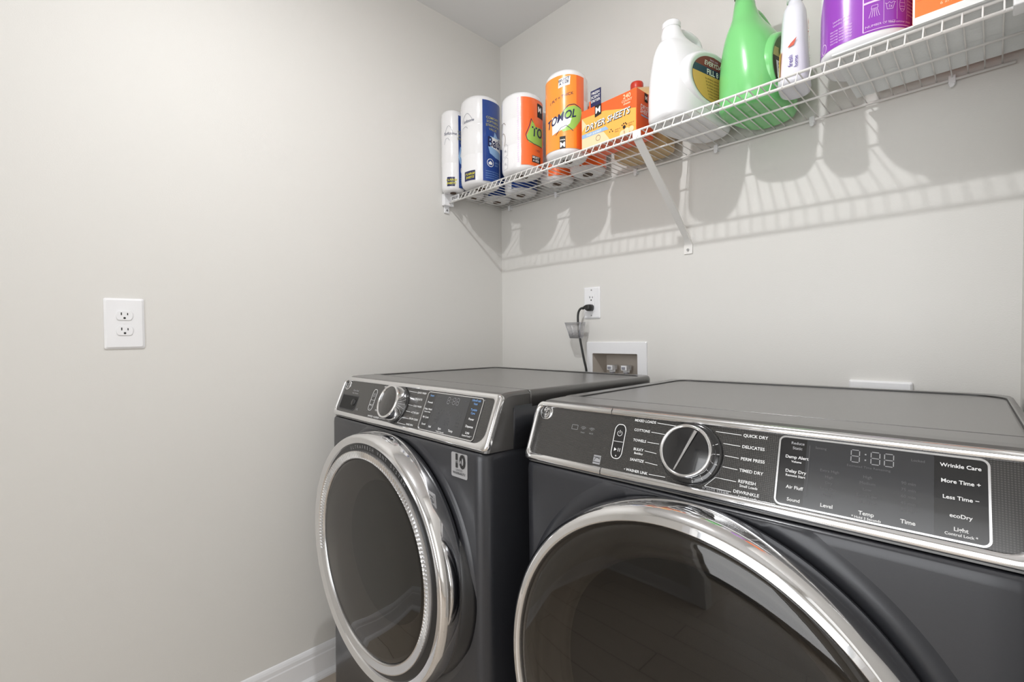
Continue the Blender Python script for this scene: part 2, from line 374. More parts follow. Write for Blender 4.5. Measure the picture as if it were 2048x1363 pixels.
tag(t, 'white recessed laundry outlet box in the wall behind the washer', 'outlet box')

# white wall plate peeking over the dryer
t = empty('wall_plate', (1.3705, 0, 0.967))
b = MB(); o = rr(-0.0615, 0.0615, -0.060, 0.060, 0.003, 3); i = rr(-0.0575, 0.0575, -0.056, 0.056, 0.003, 3)
b.loops([[(x, 0, z) for x, z in o], [(x, -0.007, z) for x, z in o], [(x, -0.012, z) for x, z in i]], M['plastic'], smooth=False)
b.build('cover', t)
t.rotation_euler = (0, R_(-0.8), 0)
tag(t, 'white wall plate peeking over the back edge of the dryer', 'wall plate')

# ------------------------------------------------------------------ laundry machines
W_ = 0.705
O_ = Vector((0, -0.630, -0.006)); D_ = Vector((0, -0.044, -0.108)); LS = D_.length; D_.normalize(); N_ = Vector((0, D_.z, -D_.y))
def fa(u, t, h=0.0):      # fascia coordinates: u across, t down the slanted panel, h out of it
    return O_ + Vector((u, 0, 0)) + D_*t + N_*h
def ftext(b, txt, u, t, size, m='ink', align='LEFT', bold=0.018, h=0.0019, sx=1.0, shear=0.0):
    b.text(txt, M[m], lambda a, c: fa(u+a, t-c, h), size, align, bold, shear, sx)
def fpoly(b, P, m, h0, h1):
    b.loops([[fa(u, t, h0) for u, t in P], [fa(u, t, h1) for u, t in P]], m, smooth=False)
def fline(b, P, wd, m='ink', h=0.0019):
    for (u0, t0), (u1, t1) in zip(P[:-1], P[1:]):
        d = Vector((u1-u0, t1-t0)); d.normalize(); n = Vector((-d.y, d.x))*wd/2
        b.add([fa(u0+n.x, t0+n.y, h), fa(u1+n.x, t1+n.y, h), fa(u1-n.x, t1-n.y, h), fa(u0-n.x, t0-n.y, h)], [(0, 1, 2, 3)], M[m])
def foutline(b, P, wd, m, h0=0.0005, h1=0.0022):
    n = len(P); cx = sum(p[0] for p in P)/n; cy = sum(p[1] for p in P)/n; Q = []
    for i in range(n):
        a = Vector(P[i-1]); c = Vector(P[(i+1) % n]); d = c-a
        if d.length < 1e-9: d = Vector((1, 0))
        d.normalize(); k = Vector((-d.y, d.x)); p = Vector(P[i])
        if (Vector((cx, cy))-p).dot(k) < 0: k = -k
        Q.append(p+k*wd)
    Q = [(q.x, q.y) for q in Q]
    b.ring([[fa(u, t, h0) for u, t in P], [fa(u, t, h1) for u, t in P], [fa(u, t, h1) for u, t in Q], [fa(u, t, h0) for u, t in Q]], m)

def make_machine(kind, loc, rot):
    dryer = kind == 'dryer'
    t = empty('clothes_dryer' if dryer else 'washing_machine', loc, rot)
    FY = -0.684
    # cabinet
    b = MB(); L = []
    def sec(z, y0, ins=0.0, r=0.03): return [(x, y, z) for x, y in rr(ins, W_-ins, y0+ins, -0.004-ins, [r, r, 0.012, 0.012], 6)]
    for z, ins in ((-0.985, 0.006), (-0.978, 0.0), (-0.60, 0.0), (-0.135, 0.0), (-0.124, 0.001), (-0.1195, 0.004)):
        L.append(sec(z, FY, ins))
    b.loops(L, M['slate'])
    b.loops([sec(-0.121, -0.60, 0.0, 0.006), sec(-0.03, -0.60, 0.0, 0.006)], M['slate'])
    cab = b.build('cabinet', t)
    # pressed side panel outline
    b = MB()
    for s_, X in ((1, W_), (-1, 0.0)):
        P = [(-0.545, -0.165), (-0.50, -0.098), (-0.10, -0.098), (-0.06, -0.13), (-0.06, -0.80), (-0.10, -0.86), (-0.50, -0.86), (-0.545, -0.80)]
        b = MB(); b.tube([(X, y, z) for y, z in P+P[:1]], 0.0012, M['slate'], 8); b.build('side_panel', t)
    # top
    b = MB(); yf = -0.546
    o = rr(0.0, W_, yf, 0.0, [0.004, 0.004, 0.035, 0.035], 8)
    def ring_o(z, k): return [(x, y, z) for x, y in rr(k, W_-k, yf+min(k, 0.001), -k, [0.004, 0.004, 0.035, 0.035], 8)]
    def ring_i(z, k): return [(x, y, z) for x, y in rr(0.034+k, W_-0.012-k, yf+0.006+k, -0.030-k, [0.004, 0.004, 0.06, 0.03], 8)]
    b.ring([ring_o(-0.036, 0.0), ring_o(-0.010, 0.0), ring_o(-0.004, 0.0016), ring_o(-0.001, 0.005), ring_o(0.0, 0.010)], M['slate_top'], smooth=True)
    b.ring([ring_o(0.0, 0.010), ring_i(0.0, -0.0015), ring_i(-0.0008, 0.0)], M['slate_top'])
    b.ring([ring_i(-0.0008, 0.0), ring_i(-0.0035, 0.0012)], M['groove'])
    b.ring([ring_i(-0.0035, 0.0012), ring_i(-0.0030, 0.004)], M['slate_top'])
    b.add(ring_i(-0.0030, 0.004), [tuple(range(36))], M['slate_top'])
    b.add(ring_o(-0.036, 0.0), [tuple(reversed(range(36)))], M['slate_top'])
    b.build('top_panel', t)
    # front cap between the top panel and the chrome
    b = MB(); xs = (0.0006, W_-0.0006)
    P = [(-0.5485, -0.034), (-0.5485, -0.0010), (-0.5505, 0.0), (-0.60, -0.0005), (-0.618, -0.0015), (-0.626, -0.004), (-0.631, -0.010), (-0.675, -0.1175), (-0.60, -0.1195), (-0.60, -0.034)]
    def cs(x, k=0.0): return [(x, y+(0.003*k if y < -0.6 else 0), z-(0.003*k if z > -0.03 else 0)) for y, z in P]
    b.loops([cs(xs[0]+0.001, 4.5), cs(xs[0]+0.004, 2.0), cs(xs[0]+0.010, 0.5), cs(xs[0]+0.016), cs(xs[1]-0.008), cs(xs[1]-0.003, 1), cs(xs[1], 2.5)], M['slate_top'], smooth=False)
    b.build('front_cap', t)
    # fascia sheet and chrome surround
    wr = 0.012 if dryer else 0.0165
    inner = rr(0.009, W_-wr, 0.0095, LS-0.0125, [0.012, 0.008, 0.030, 0.010], 8)
    outer = rr(-0.0006, W_+0.0006, -0.0025, LS+0.0015, [0.018, 0.010, 0.016, 0.010], 8)
    b = MB(); b.add([fa(u, q, 0.0012) for u, q in inner], [tuple(range(len(inner)))], M['fascia'])
    pan = b.build('control_panel', t)
    # flip the sheet so that it faces outwards
    pan.data.flip_normals()
    b = MB()
    def mixp(k, h): return [fa(o_[0]+(i_[0]-o_[0])*k, o_[1]+(i_[1]-o_[1])*k, h) for o_, i_ in zip(outer, inner)]
    b.ring([mixp(0.0, -0.006), mixp(0.0, 0.001), mixp(0.10, 0.0040), mixp(0.30, 0.0056), mixp(0.60, 0.0062), mixp(0.85, 0.0050), mixp(1.0, 0.0030), mixp(1.0, 0.0006)], M['chrome'], smooth=True)
    b.build('chrome_frame', t)
    if dryer:
        for a in (( -0.003, 0.0100), (LS-0.0130, LS+0.002)):
            b = MB(); b.add([fa(0.1815+dx, q, hh) for dx in (-0.0006, 0.0006) for q, hh in ((a[0], 0.0045), (a[0]*0.5+a[1]*0.5, 0.0068), (a[1], 0.0040))], [(0, 1, 4, 3), (1, 2, 5, 4)], M['black'])
            b.build('frame_seam', t)
    # display
    dsp = MB(); Pd = rr(0.453, 0.657, 0.0105, 0.1035, 0.008, 6)
    fpoly(dsp, Pd, M['blackgloss'], 0.0008, 0.0018); disp = dsp.build('display', pan)
    b = MB(); foutline(b, Pd, 0.0021, M['satin'], 0.001, 0.0030); b.build('display_rim', disp)
    b = MB(); fpoly(b, rr(0.486, 0.612, 0.013, 0.1015, 0.002, 2), M['display'], 0.0014, 0.0021)
    b.build('screen', disp)
    # printing on the panel
    b = MB(); bd = MB()
    if dryer:
        LL = ['MIXED LOADS', 'COTTONS', 'TOWELS', 'BULKY', 'SANITIZE', '\u2022 WASHER LINK']; RL = ['QUICK DRY', 'DELICATES', 'PERM PRESS', 'TIMED DRY', 'REFRESH', 'DEWRINKLE']
    else:
        LL = ['NORMAL', 'WHITES', 'COLORS', 'BULKY', 'TOWELS', 'SANITIZE + ALLERGEN']; RL = ['QUICK WASH', 'DELICATES', 'COLD WASH', 'ACTIVE DRY', 'DRUM CLEAN', 'RINSE SPIN']
    lx = [0.270, 0.262, 0.258, 0.256, 0.260, 0.270]; ly = [0.0145, 0.031, 0.0485, 0.0635, 0.0815, 0.0995]
    le = [(0.3025, 0.016), (0.286, 0.032), (0.279, 0.049), (0.277, 0.065), (0.282, 0.083), (0.298, 0.099)]
    for s_, x, y, e in zip(LL, lx, ly, le):
        ftext(b, s_, x-0.0025, y, 0.0061, align='RIGHT'); fline(b, [(x, y+0.0002), e], 0.0009)
    ftext(b, 'Bedding', 0.2535, 0.0700, 0.0050, align='RIGHT')
    rx0 = [0.366, 0.379, 0.383, 0.382]
    for i in range(4):
        y = (0.0175, 0.034, 0.0515, 0.068)[i]
        fline(b, [(rx0[i], y-0.0008), (0.403, y)], 0.0009); ftext(b, RL[i], 0.4055, y, 0.0061)
    fline(b, [(0.360, 0.100), (0.374, 0.0845), (0.403, 0.0850)], 0.0009); ftext(b, RL[4], 0.4055, 0.0835, 0.0061)
    fline(b, [(0.360, 0.100), (0.398, 0.1005)], 0.0009); ftext(b, RL[5], 0.4005, 0.0985, 0.0061)
    if dryer:
        ftext(b, 'Small Loads', 0.408, 0.0893, 0.0050); ftext(b, 'Large Loads', 0.408, 0.1043, 0.0050)
        ftext(bd, 'POWER STEAM', 0.357, 0.1035, 0.0056, 'ink_mid')
    # start pill
    Pp = rr(0.1885, 0.2195, 0.0245, 0.0855, 0.0125, 8)
    Pp = [(0.204+(u-0.204)*0.72, v) for u, v in Pp]
    fpoly(b, Pp, M['blackgloss'], 0.0007, 0.0016); foutline(b, Pp, 0.0012, M['ink'], 0.0009, 0.0021)
    fline(b, [(0.195, 0.0555), (0.213, 0.0555)], 0.0008, h=0.0021)
    ring = [(0.204+0.0045*math.sin(R_(a)), 0.041-0.0045*math.cos(R_(a))) for a in range(30, 331, 20)]
    fline(b, ring, 0.0008, h=0.0021); fline(b, [(0.204, 0.035), (0.204, 0.041)], 0.0009, h=0.0021)
    b.add([fa(0.1985, 0.0665, 0.0021), fa(0.2035, 0.0695, 0.0021), fa(0.1985, 0.0725, 0.0021)], [(0, 1, 2)], M['ink'])
    fline(b, [(0.2065, 0.0665), (0.2065, 0.0725)], 0.001, h=0.0021); fline(b, [(0.2098, 0.0665), (0.2098, 0.0725)], 0.001, h=0.0021)
    ftext(b, '*', 0.204, 0.0815, 0.006, align='CENTER', h=0.0021)
    # display lettering
    hD = 0.0025
    if dryer:
        for s_, y, z in (('Reduce', 0.0195, 0.0052), ('Static', 0.0262, 0.0052)): ftext(bd, s_, 0.4755, y, z, 'ink_mid', 'CENTER', h=hD)
        for s_, y, z in (('Damp Alert', 0.0385, 0.0056), ('Volume', 0.0445, 0.0038), ('Delay Dry', 0.0575, 0.0058), ('Remote Start', 0.0632, 0.0042), ('Air Fluff', 0.0785, 0.0060), ('Sound', 0.0945, 0.0060)):
            ftext(b, s_, 0.4755, y, z, 'ink', 'CENTER', h=hD)
        for s_, x in (('Level', 0.512), ('Temp', 0.552), ('Time', 0.590)): ftext(b, s_, x, 0.0935, 0.0064, 'ink', 'CENTER', h=hD)
        ftext(b, '* Hold 3 Seconds', 0.552, 0.0990, 0.0040, 'ink', 'CENTER', h=hD)
        for s_, y in (('Wrinkle Care', 0.0225), ('More Time +', 0.0400), ('Less Time \u2212', 0.0575), ('ecoDry', 0.0765), ('Light', 0.0905)): ftext(b, s_, 0.6335, y, 0.0059, 'ink', 'CENTER', h=hD)
        ftext(b, 'Control Lock *', 0.6335, 0.0962, 0.0042, 'ink', 'CENTER', h=hD)
    else:
        for s_, y, z, m_ in (('Steam', 0.020, 0.0062, 'ink_blue'), ('Prewash', 0.0365, 0.0062, 'ink'), ('Delay Wash', 0.053, 0.0062, 'ink'), ('Remote Start', 0.0595, 0.0045, 'ink'), ('My Cycle', 0.0725, 0.0062, 'ink'), ('Sound', 0.0890, 0.0062, 'ink')):
            ftext(b, s_, 0.4715, y, z, m_, 'CENTER', h=hD)
        for s_, x in (('Soil', 0.498), ('Spin', 0.536), ('Temp', 0.576)): ftext(b, s_, x, 0.0920, 0.0068, 'ink', 'CENTER', h=hD)
        ftext(b, '* Hold 3 Seconds', 0.540, 0.0990, 0.0042, 'ink', 'CENTER', h=hD)
        for s_, y, m_ in (('UltraFresh', 0.0175, 'ink_blue'), ('Vent', 0.025, 'ink_blue'), ('Tumble', 0.038, 'ink_blue'), ('Care', 0.0455, 'ink_blue'), ('Power', 0.0585, 'ink'), ('Dispense', 0.0745, 'ink'), ('Light', 0.0880, 'ink')): ftext(b, s_, 0.6330, y, 0.0068, m_, 'CENTER', h=hD)
        ftext(b, 'Control Lock *', 0.6330, 0.0945, 0.0050, 'ink', 'CENTER', h=hD)
        ftext(bd, 'Odor Block', 0.092, 0.037, 0.0075, 'ink_mid', 'CENTER'); ftext(bd, 'Smart Dispense', 0.092, 0.045, 0.0058, 'ink_mid', 'CENTER')
    # unlit seven segment digits
    def seg(x, y, w_, h_):
        k = 0.0008
        for P in ([(x+k, y), (x+w_-k, y)], [(x+k, y+h_/2), (x+w_-k, y+h_/2)], [(x+k, y+h_), (x+w_-k, y+h_)], [(x, y+k), (x, y+h_/2-k)], [(x, y+h_/2+k), (x, y+h_-k)], [(x+w_, y+k), (x+w_, y+h_/2-k)], [(x+w_, y+h_/2+k), (x+w_, y+h_-k)]):
            fline(bd, P, 0.0009, 'ink_mid', hD)
    for x in (0.5345, 0.5545, 0.5675): seg(x, 0.0185, 0.0085, 0.0150)
    for y in (0.0225, 0.0295): fline(bd, [(0.5482, y), (0.5498, y)], 0.0016, 'ink_mid', hD)
    for x, ww in ((0.513, ('Extra High', 'High', 'Dry', 'Less Dry', 'Damp')), (0.552, ('High', 'Medium', 'Low', 'Extra Low', 'No Heat')), (0.590, ('90 min', '75 min', '60 min', '45 min', '30 min'))):
        for i, s_ in enumerate(ww): ftext(bd, s_, x, 0.050+i*0.0075, 0.0048, 'ink_dim', 'CENTER', 0.0, h=hD)
    ftext(bd, 'Estimated Time Remaining', 0.552, 0.0385, 0.0040, 'ink_dim', 'CENTER', 0.0, h=hD); ftext(bd, 'Sensing', 0.502, 0.022, 0.0042, 'ink_dim', 'CENTER', 0.0, h=hD); ftext(bd, 'Locked', 0.598, 0.022, 0.0042, 'ink_dim', 'CENTER', 0.0, h=hD)
    fline(bd, [(0.4895, 0.020), (0.4895, 0.085)], 0.0005, 'ink_dim', hD)
    if dryer:
        # small grey icons and the square efficiency mark
        for k, x in enumerate((0.106, 0.126, 0.145)):
            if k == 0: foutline(bd, rr(x-0.007, x+0.007, 0.037, 0.046, 0.001, 2), 0.0006, M['ink_mid'], 0.0013, 0.0018)
            else:
                for j in range(3): fline(bd, [(x+math.sin(R_(a))*(0.002+0.0022*j)*1.2, 0.045-math.cos(R_(a))*(0.002+0.0022*j)) for a in range(-50, 51, 20)], 0.0006, 'ink_mid')
                ftext(bd, ('Smart', 'Wi-Fi')[k-1], x, 0.0495, 0.0038, 'ink_mid', 'CENTER', 0.0)
        fpoly(bd, rr(0.1605, 0.1755, 0.0855, 0.1010, 0.0005, 2), M['ink_mid'], 0.0012, 0.0018)
        fline(bd, [(0.162, 0.096), (0.1655, 0.090), (0.169, 0.089), (0.174, 0.092)], 0.0008, 'black', 0.0021); ftext(bd, 'energy', 0.168, 0.0885, 0.005, 'black', 'CENTER', 0.0, h=0.0021)
        fline(bd, [(0.161, 0.0975), (0.175, 0.0975)], 0.0010, 'black', 0.0021)
    else:
        ftext(bd, 'HE', 0.135, 0.090, 0.010, 'ink_mid', 'CENTER', 0.0)
    b.build('white_lettering', pan, label='white printed lettering'); bd.build('grey_lettering', pan, label='faint grey printed lettering')
    # round monogram medallion
    mu, mt = (0.030, 0.0195)
    if not dryer: mu = 0.031; mt = 0.023
    b = MB(); Tm = Matrix.Translation(fa(mu, mt, 0.0012)) @ N_.to_track_quat('Z', 'Y').to_matrix().to_4x4()
    b.lathe([(0.0155, 0), (0.0155, 0.0012), (0.0145, 0.0020), (0.0, 0.0020)], M['satin'], 40, Tm)
    b.lathe([(0.0128, 0.00215), (0.0120, 0.00215)], M['black'], 40, Tm)
    for k in range(4):
        a0 = R_(90*k+20)
        pts = [Tm @ Vector(((0.0125-0.0062*q)*math.cos(a0+q*1.9), (0.0125-0.0062*q)*math.sin(a0+q*1.9), 0.0024)) for q in [i/8 for i in range(9)]]
        b.tube(pts, 0.0005, M['black'], 5)
    for s_, dx in (('G', -0.0020), ('E', 0.0030)):
        b.text(s_, M['black'], lambda a, c, dx=dx: fa(mu+a+dx, mt-c, 0.0036), 0.0105, 'CENTER', 0.004, 0.35)
    b.build('medallion', pan, label='round silver medallion with a script monogram')
    # detergent drawer pull on the washer
    if not dryer:
        b = MB(); P = rr(0.020, 0.1200, 0.052, 0.0975, [0.003, 0.003, 0.014, 0.006], 6)
        b.ring([[fa(u, q, 0.0016) for u, q in P], [fa(0.066+(u-0.066)*0.97, 0.074+(q-0.074)*0.93, 0.0020) for u, q in P], [fa(0.066+(u-0.066)*0.93, 0.074+(q-0.074)*0.88, 0.0013) for u, q in P]], M['slate'])
        b.add([fa(0.066+(u-0.066)*0.93, 0.074+(q-0.074)*0.88, 0.0014) for u, q in reversed(P)], [tuple(range(len(P)))], M['slot'])
        b.lathe([(0.0, 0.004), (0.010, 0.003), (0.0105, 0)], M['black'], 24, Matrix.Translation(fa(0.100, 0.072, 0.0012)) @ N_.to_track_quat('Z', 'Y').to_matrix().to_4x4())
        b.build('drawer_pull', t, label='dark recessed drawer pull')
    # selector knob
    ku, kt = (0.3325, 0.0555)
    Tk = Matrix.Translation(fa(ku, kt, 0.0)) @ N_.to_track_quat('Z', 'Y').to_matrix().to_4x4()
    b = MB(); b.lathe([(0.0485, 0.001), (0.0485, 0.004), (0.0465, 0.006), (0.0430, 0.0075), (0.0, 0.0075)], M['blackgloss'], 72, Tk); kb = b.build('knob', t)
    b = MB()
    if dryer:
        b.lathe([(0.0405, 0.0065), (0.0405, 0.022), (0.0400, 0.0250), (0.0388, 0.0262), (0.0370, 0.0262), (0.0358, 0.0250), (0.0352, 0.0236)], M['chrome'], 72, Tk)
        b.build('knob_ring', kb, label='chrome ring')
        b = MB(); b.lathe([(0.0353, 0.0238), (0.0345, 0.0240), (0.0, 0.0240)], M['blackgloss'], 64, Tk); b.build('knob_face', kb)
        b = MB()
        ca = R_(68)
        for s_ in (1,):
            p0 = Vector((-0.034*math.cos(ca), -0.034*math.sin(ca), 0.0245)); p1 = Vector((0.034*math.cos(ca), 0.034*math.sin(ca), 0.0265)); n = Vector((-math.sin(ca), math.cos(ca), 0))
            b.add([Tk@(p0+n*0.0012), Tk@(p0-n*0.0012), Tk@(p1-n*0.0030), Tk@(p1+n*0.0030), Tk@(p0+Vector((0, 0, 0.002))), Tk@(p1+Vector((0, 0, 0.0035)))], [(0, 1, 4), (1, 2, 5, 4), (2, 3, 5), (3, 0, 4, 5)], M['satin'])
        b.build('pointer', kb, label='silver pointer line')
        b = MB()
        for a in (25, 5, -15, -35, -55, -75):
            b.add([Tk@Vector((r*math.cos(R_(a))+q*math.sin(R_(a)), r*math.sin(R_(a))-q*math.cos(R_(a)), 0.0080)) for r, q in ((0.0415, -0.0004), (0.0455, -0.0004), (0.0455, 0.0004), (0.0415, 0.0004))], [(0, 1, 2, 3)], M['ink'])
        b.build('tick_mark', kb, label='white tick marks')
    else:
        b.lathe([(0.0440, 0.0065), (0.0440, 0.0300), (0.0435, 0.0330), (0.0420, 0.0345), (0.0395, 0.0345), (0.0385, 0.0330), (0.0380, 0.0318)], M['chrome'], 72, Tk)
        b.build('knob_ring', kb, label='chrome ring')
        b = MB(); b.lathe([(0.0381, 0.0322), (0.0375, 0.0325), (0.0, 0.0325)], M['fascia'], 64, Tk); b.build('knob_face', kb)
    # door
    if dryer: cu, cz, sx, sz, vf = 0.3445, -0.437, 0.316, 0.322, -0.757
    else: cu, cz, sx, sz, vf = 0.3515, -0.411, 0.311, 0.293, -0.753
    n = 180
    def dr(r, y, k=n): return [(cu+sx*r*math.cos(2*math.pi*i/k), y, cz+sz*r*math.sin(2*math.pi*i/k)) for i in range(k)]
    b = MB()
    def hump(rr_, y):     # embossed swell on the cabinet front, kept inside the cabinet width
        return [(min(max(x, 0.020), W_-0.020), y, min(max(z, -0.97), -0.1215)) for x, _, z in dr(rr_, 0)]
    hr = (1.10, 1.075, 1.055, 1.03) if dryer else (1.065, 1.05, 1.035, 1.015)
    b.ring([hump(hr[0], FY+0.002), hump(hr[1], FY-0.0015), hump(hr[2], FY-0.0045), hump(hr[3], FY-0.005), hump(0.99, FY-0.005), hump(0.93, FY+0.003)], M['slate'], smooth=True)
    b.build('door_surround', t)
    door = MB()
    e = 1.0
    if dryer:
        door.ring([dr(0.99, FY-0.008), dr(1.0, FY-0.020)], M['slate'], smooth=True)
        door.ring([dr(1.0, FY-0.020), dr(1.0, vf+0.026), dr(0.992, vf+0.012), dr(0.975, vf+0.003), dr(0.958, vf)], M['chrome'], smooth=True)
        door.ring([dr(0.958, vf), dr(0.935, vf-0.002)], M['chrome'])
        door.ring([dr(0.935, vf-0.002), dr(0.922, vf+0.003), dr(0.918, vf+0.010)], M['satin'], smooth=True)
        gr = 0.919
    else:
        door.ring([dr(0.99, FY-0.008), dr(1.0, FY-0.016)], M['slate'], smooth=True)
        door.ring([dr(1.0, FY-0.016), dr(1.004, FY-0.030), dr(1.0, vf+0.020), dr(0.992, vf+0.008), dr(0.980, vf+0.002), dr(0.968, vf)], M['chrome'], smooth=True)
        door.ring([dr(0.968, vf), dr(0.920, vf+0.005)], M['chrome'])
        door.ring([dr(0.920, vf+0.005), dr(0.912, vf+0.009)], M['chrome'])
        door.ring([dr(0.912, vf+0.009), dr(0.862, vf+0.006)], M['black'])
        gr = 0.79
    d = door.build('door', t)
    if not dryer:
        b = MB(); k = 720; o1 = []; o2 = []; o3 = []; o0 = []
        for i in range(k):
            a = 360*i/k; aa = (a+180) % 360-180; rib = (-28 < aa <= 180) or (aa < -165)
            p = 0.0035 if (rib and (i//2) % 2) else 0.0
            c, s_ = math.cos(R_(a)), math.sin(R_(a))
            for lst, r, y in ((o0, 0.862, vf+0.007), (o1, 0.858, vf-0.002+p*0), (o2, 0.852, vf-0.002+p), (o3, 0.802, vf+0.001+p)):
                lst.append((cu+sx*r*c, y, cz+sz*r*s_))
        o4 = dr(0.795, vf+0.0005, k); o5 = dr(0.788, vf+0.004, k)
        b.ring([o0, o1, o2, o3, o4, o5], M['satin']); b.build('ribbed_ring', d, label='ribbed silver ring')
        b = MB()
        s_ = 'ULTRAFRESH VENT SYSTEM'
        for i, ch in enumerate(s_):
            if ch == ' ': continue
            a = R_(108-i*2.6); cxp = cu+sx*0.886*math.cos(a); czp = cz+sz*0.886*math.sin(a); tx = Vector((math.sin(a), 0, -math.cos(a))); up = Vector((math.cos(a), 0, math.sin(a)))
            b.text(ch, M['ink_mid'], lambda p, q: Vector((cxp, vf+0.0065, czp))+tx*p+up*q, 0.012, 'CENTER', 0.0)
        b.build('ring_lettering', d, label='small grey lettering around the door ring')
    # door glass: a shallow dome
    b = MB(); L = []
    for r, dy in ((gr, 0.010 if dryer else 0.006), (gr*0.985, 0.006 if dryer else 0.002), (gr*0.95, 0.002), (gr*0.85, -0.001), (gr*0.6, -0.004), (gr*0.3, -0.0055), (0.02, -0.006)):
        L.append(dr(r, vf+dy, 120))
    b.loops(L, M['glass'], cap0=False, cap1=True); b.build('door_glass', d, label='smoked glass')
    # bowl seen through the glass
    b = MB()
    if dryer:
        pr = [(gr, 0.012), (0.90, 0.020), (0.86, 0.026), (0.84, 0.022), (0.80, 0.024), (0.755, 0.052), (0.74, 0.050), (0.71, 0.056), (0.70, 0.063), (0.0, 0.066)]
        cols = ['bowl'] * 8 + ['drum']
    else:
        pr = [(gr, 0.010), (0.77, 0.016), (0.74, 0.030), (0.60, 0.045), (0.58, 0.052), (0.0, 0.058)]
        cols = ['bowl'] * 4 + ['drum']
    for i in range(len(pr)-1):
        b.ring([dr(max(pr[i][0], 0.004), vf+pr[i][1], 120), dr(max(pr[i+1][0], 0.004), vf+pr[i+1][1], 120)], M[cols[i]], smooth=True)
    b.build('door_bowl', d)
    # finger grip beside the door
    b = MB(); L = []
    for k in range(25):
        a = R_(-44+k*66/24); e_ = math.sin(math.pi*k/24)**0.5
        wd = 0.004+0.028*e_; c, s_ = math.cos(a), math.sin(a)
        x0 = cu+(sx-0.01)*c; z0 = cz+sz*s_
        L.append([(min(x0, W_-0.01), FY+0.002, z0), (min(x0, W_-0.01), FY-0.010-0.016*e_, z0), (min(x0+wd*0.55, W_-0.006), FY-0.010-0.013*e_, z0), (min(x0+wd*0.8, W_-0.004), FY-0.006, z0), (min(x0+wd, W_-0.002), FY+0.003, z0)])
    b.loops(L, M['black'], smooth=True)
    if not dryer: b.build('door_grip', t)
    if not dryer:
        # ten year sticker
        b = MB(); P = rr(0.603, 0.656, -0.1775, -0.1265, 0.004, 4)
        y = FY-0.0008
        b.loops([[(x, FY+0.0005, z) for x, z in P], [(x, y, z) for x, z in P]], M['badge'], smooth=False); st = b.build('sticker', t, label='silver sticker printed with a large 10')
        b = MB(); b.text('10', M['black'], lambda a, c: Vector((0.631+a, y-0.0006, -0.1445+c)), 0.038, 'CENTER', 0.045, sx=1.0)
        b.text('YEAR', M['badge'], lambda a, c: Vector((0.628+a, y-0.0010, -0.1445+c)), 0.0085, 'CENTER', 0.02)
        b.text('LIMITED', M['ink_dim'], lambda a, c: Vector((0.6295+a, y-0.0006, -0.1625+c)), 0.0062, 'CENTER', 0.0)
        b.text('WARRANTY', M['black'], lambda a, c: Vector((0.6295+a, y-0.0006, -0.1690+c)), 0.0075, 'CENTER', 0.01)
        b.build('lettering', st)
    # feet
    for x in (0.05, W_-0.05):
        for yy in (-0.08, -0.62):
            q = Matrix.LocRotScale(Vector(loc), Euler(rot), None); z0 = -(q @ Vector((x, yy, 0))).z + 0.0015
            b = MB(); b.cyl((x, yy, z0), (x, yy, -0.98), 0.022, M['black'], 20); b.build('foot', t)
    return t
M['bowl'] = mat('dark_bowl_plastic', (0.045, 0.040, 0.035), 0.3)
M['drum'] = mat('drum_interior', (0.004, 0.004, 0.004), 0.5)
wm = make_machine('washer', (0.1513, -0.1809, 1.0126), (-0.0148, -0.0114, 0.0179))
tag(wm, 'dark slate front load washer on the left, with a silver sticker reading 10', 'washing machine')
dm = make_machine('dryer', (0.8856, -0.0996, 1.0076), (-0.0108, -0.0208, 0.0284))
tag(dm, 'dark slate front load dryer on the right with a wide smooth chrome door ring', 'dryer')

# ------------------------------------------------------------------ wire shelf
ZS = 1.707
sh = empty('wire_shelf', (0.8, -0.01, ZS))
def sl(x, y, z): return Vector((x-0.8, y+0.01, z-ZS))
X0, X1 = 0.012, 1.597
for y, z, r in ((-0.289, 1.7085, 0.0031), (-0.306, 1.680, 0.0033)):
    b = MB(); b.cyl(sl(X0, y, z), sl(X1, y, z), r, M['wire'], 12); b.build('front_rail', sh)
b = MB(); b.cyl(sl(X0, -0.0105, 1.706), sl(1.588, -0.0105, 1.706), 0.0033, M['wire'], 12); b.build('back_rail', sh)
b = MB(); b.cyl(sl(X0, -0.147, 1.7035), sl(X1, -0.147, 1.7035), 0.0026, M['wire'], 12); b.build('support_rail', sh)
b = MB()
b.tube([(0, 0.0, 0.0028)]+[(0, y+0.01, z-ZS) for y, z in ((-0.10, 1.7095), (-0.20, 1.7095), (-0.284, 1.7098), (-0.2925, 1.7075), (-0.2955, 1.702), (-0.3095, 1.679))], 0.0014, M['wire'], 7)
w0 = b.build('cross_wire', sh); w0.location.x = 0.019-0.8
k = 1
while 0.019+0.0254*k < 1.59:
    c = w0.copy(); c.location.x = 0.019+0.0254*k-0.8; C.objects.link(c); c.parent = sh; k += 1
# wall clips
for x in (0.067, 0.339, 0.700, 0.975, 1.225, 1.492):
    b = MB(); b.box(sl(x-0.006, -0.017, 1.696), sl(x+0.006, 0.009, 1.714), M['plastic']); b.cyl(sl(x, -0.012, 1.693), sl(x, -0.018, 1.693), 0.005, M['plastic'], 10)
    b.build('wall_clip', sh, bevel=0.001)
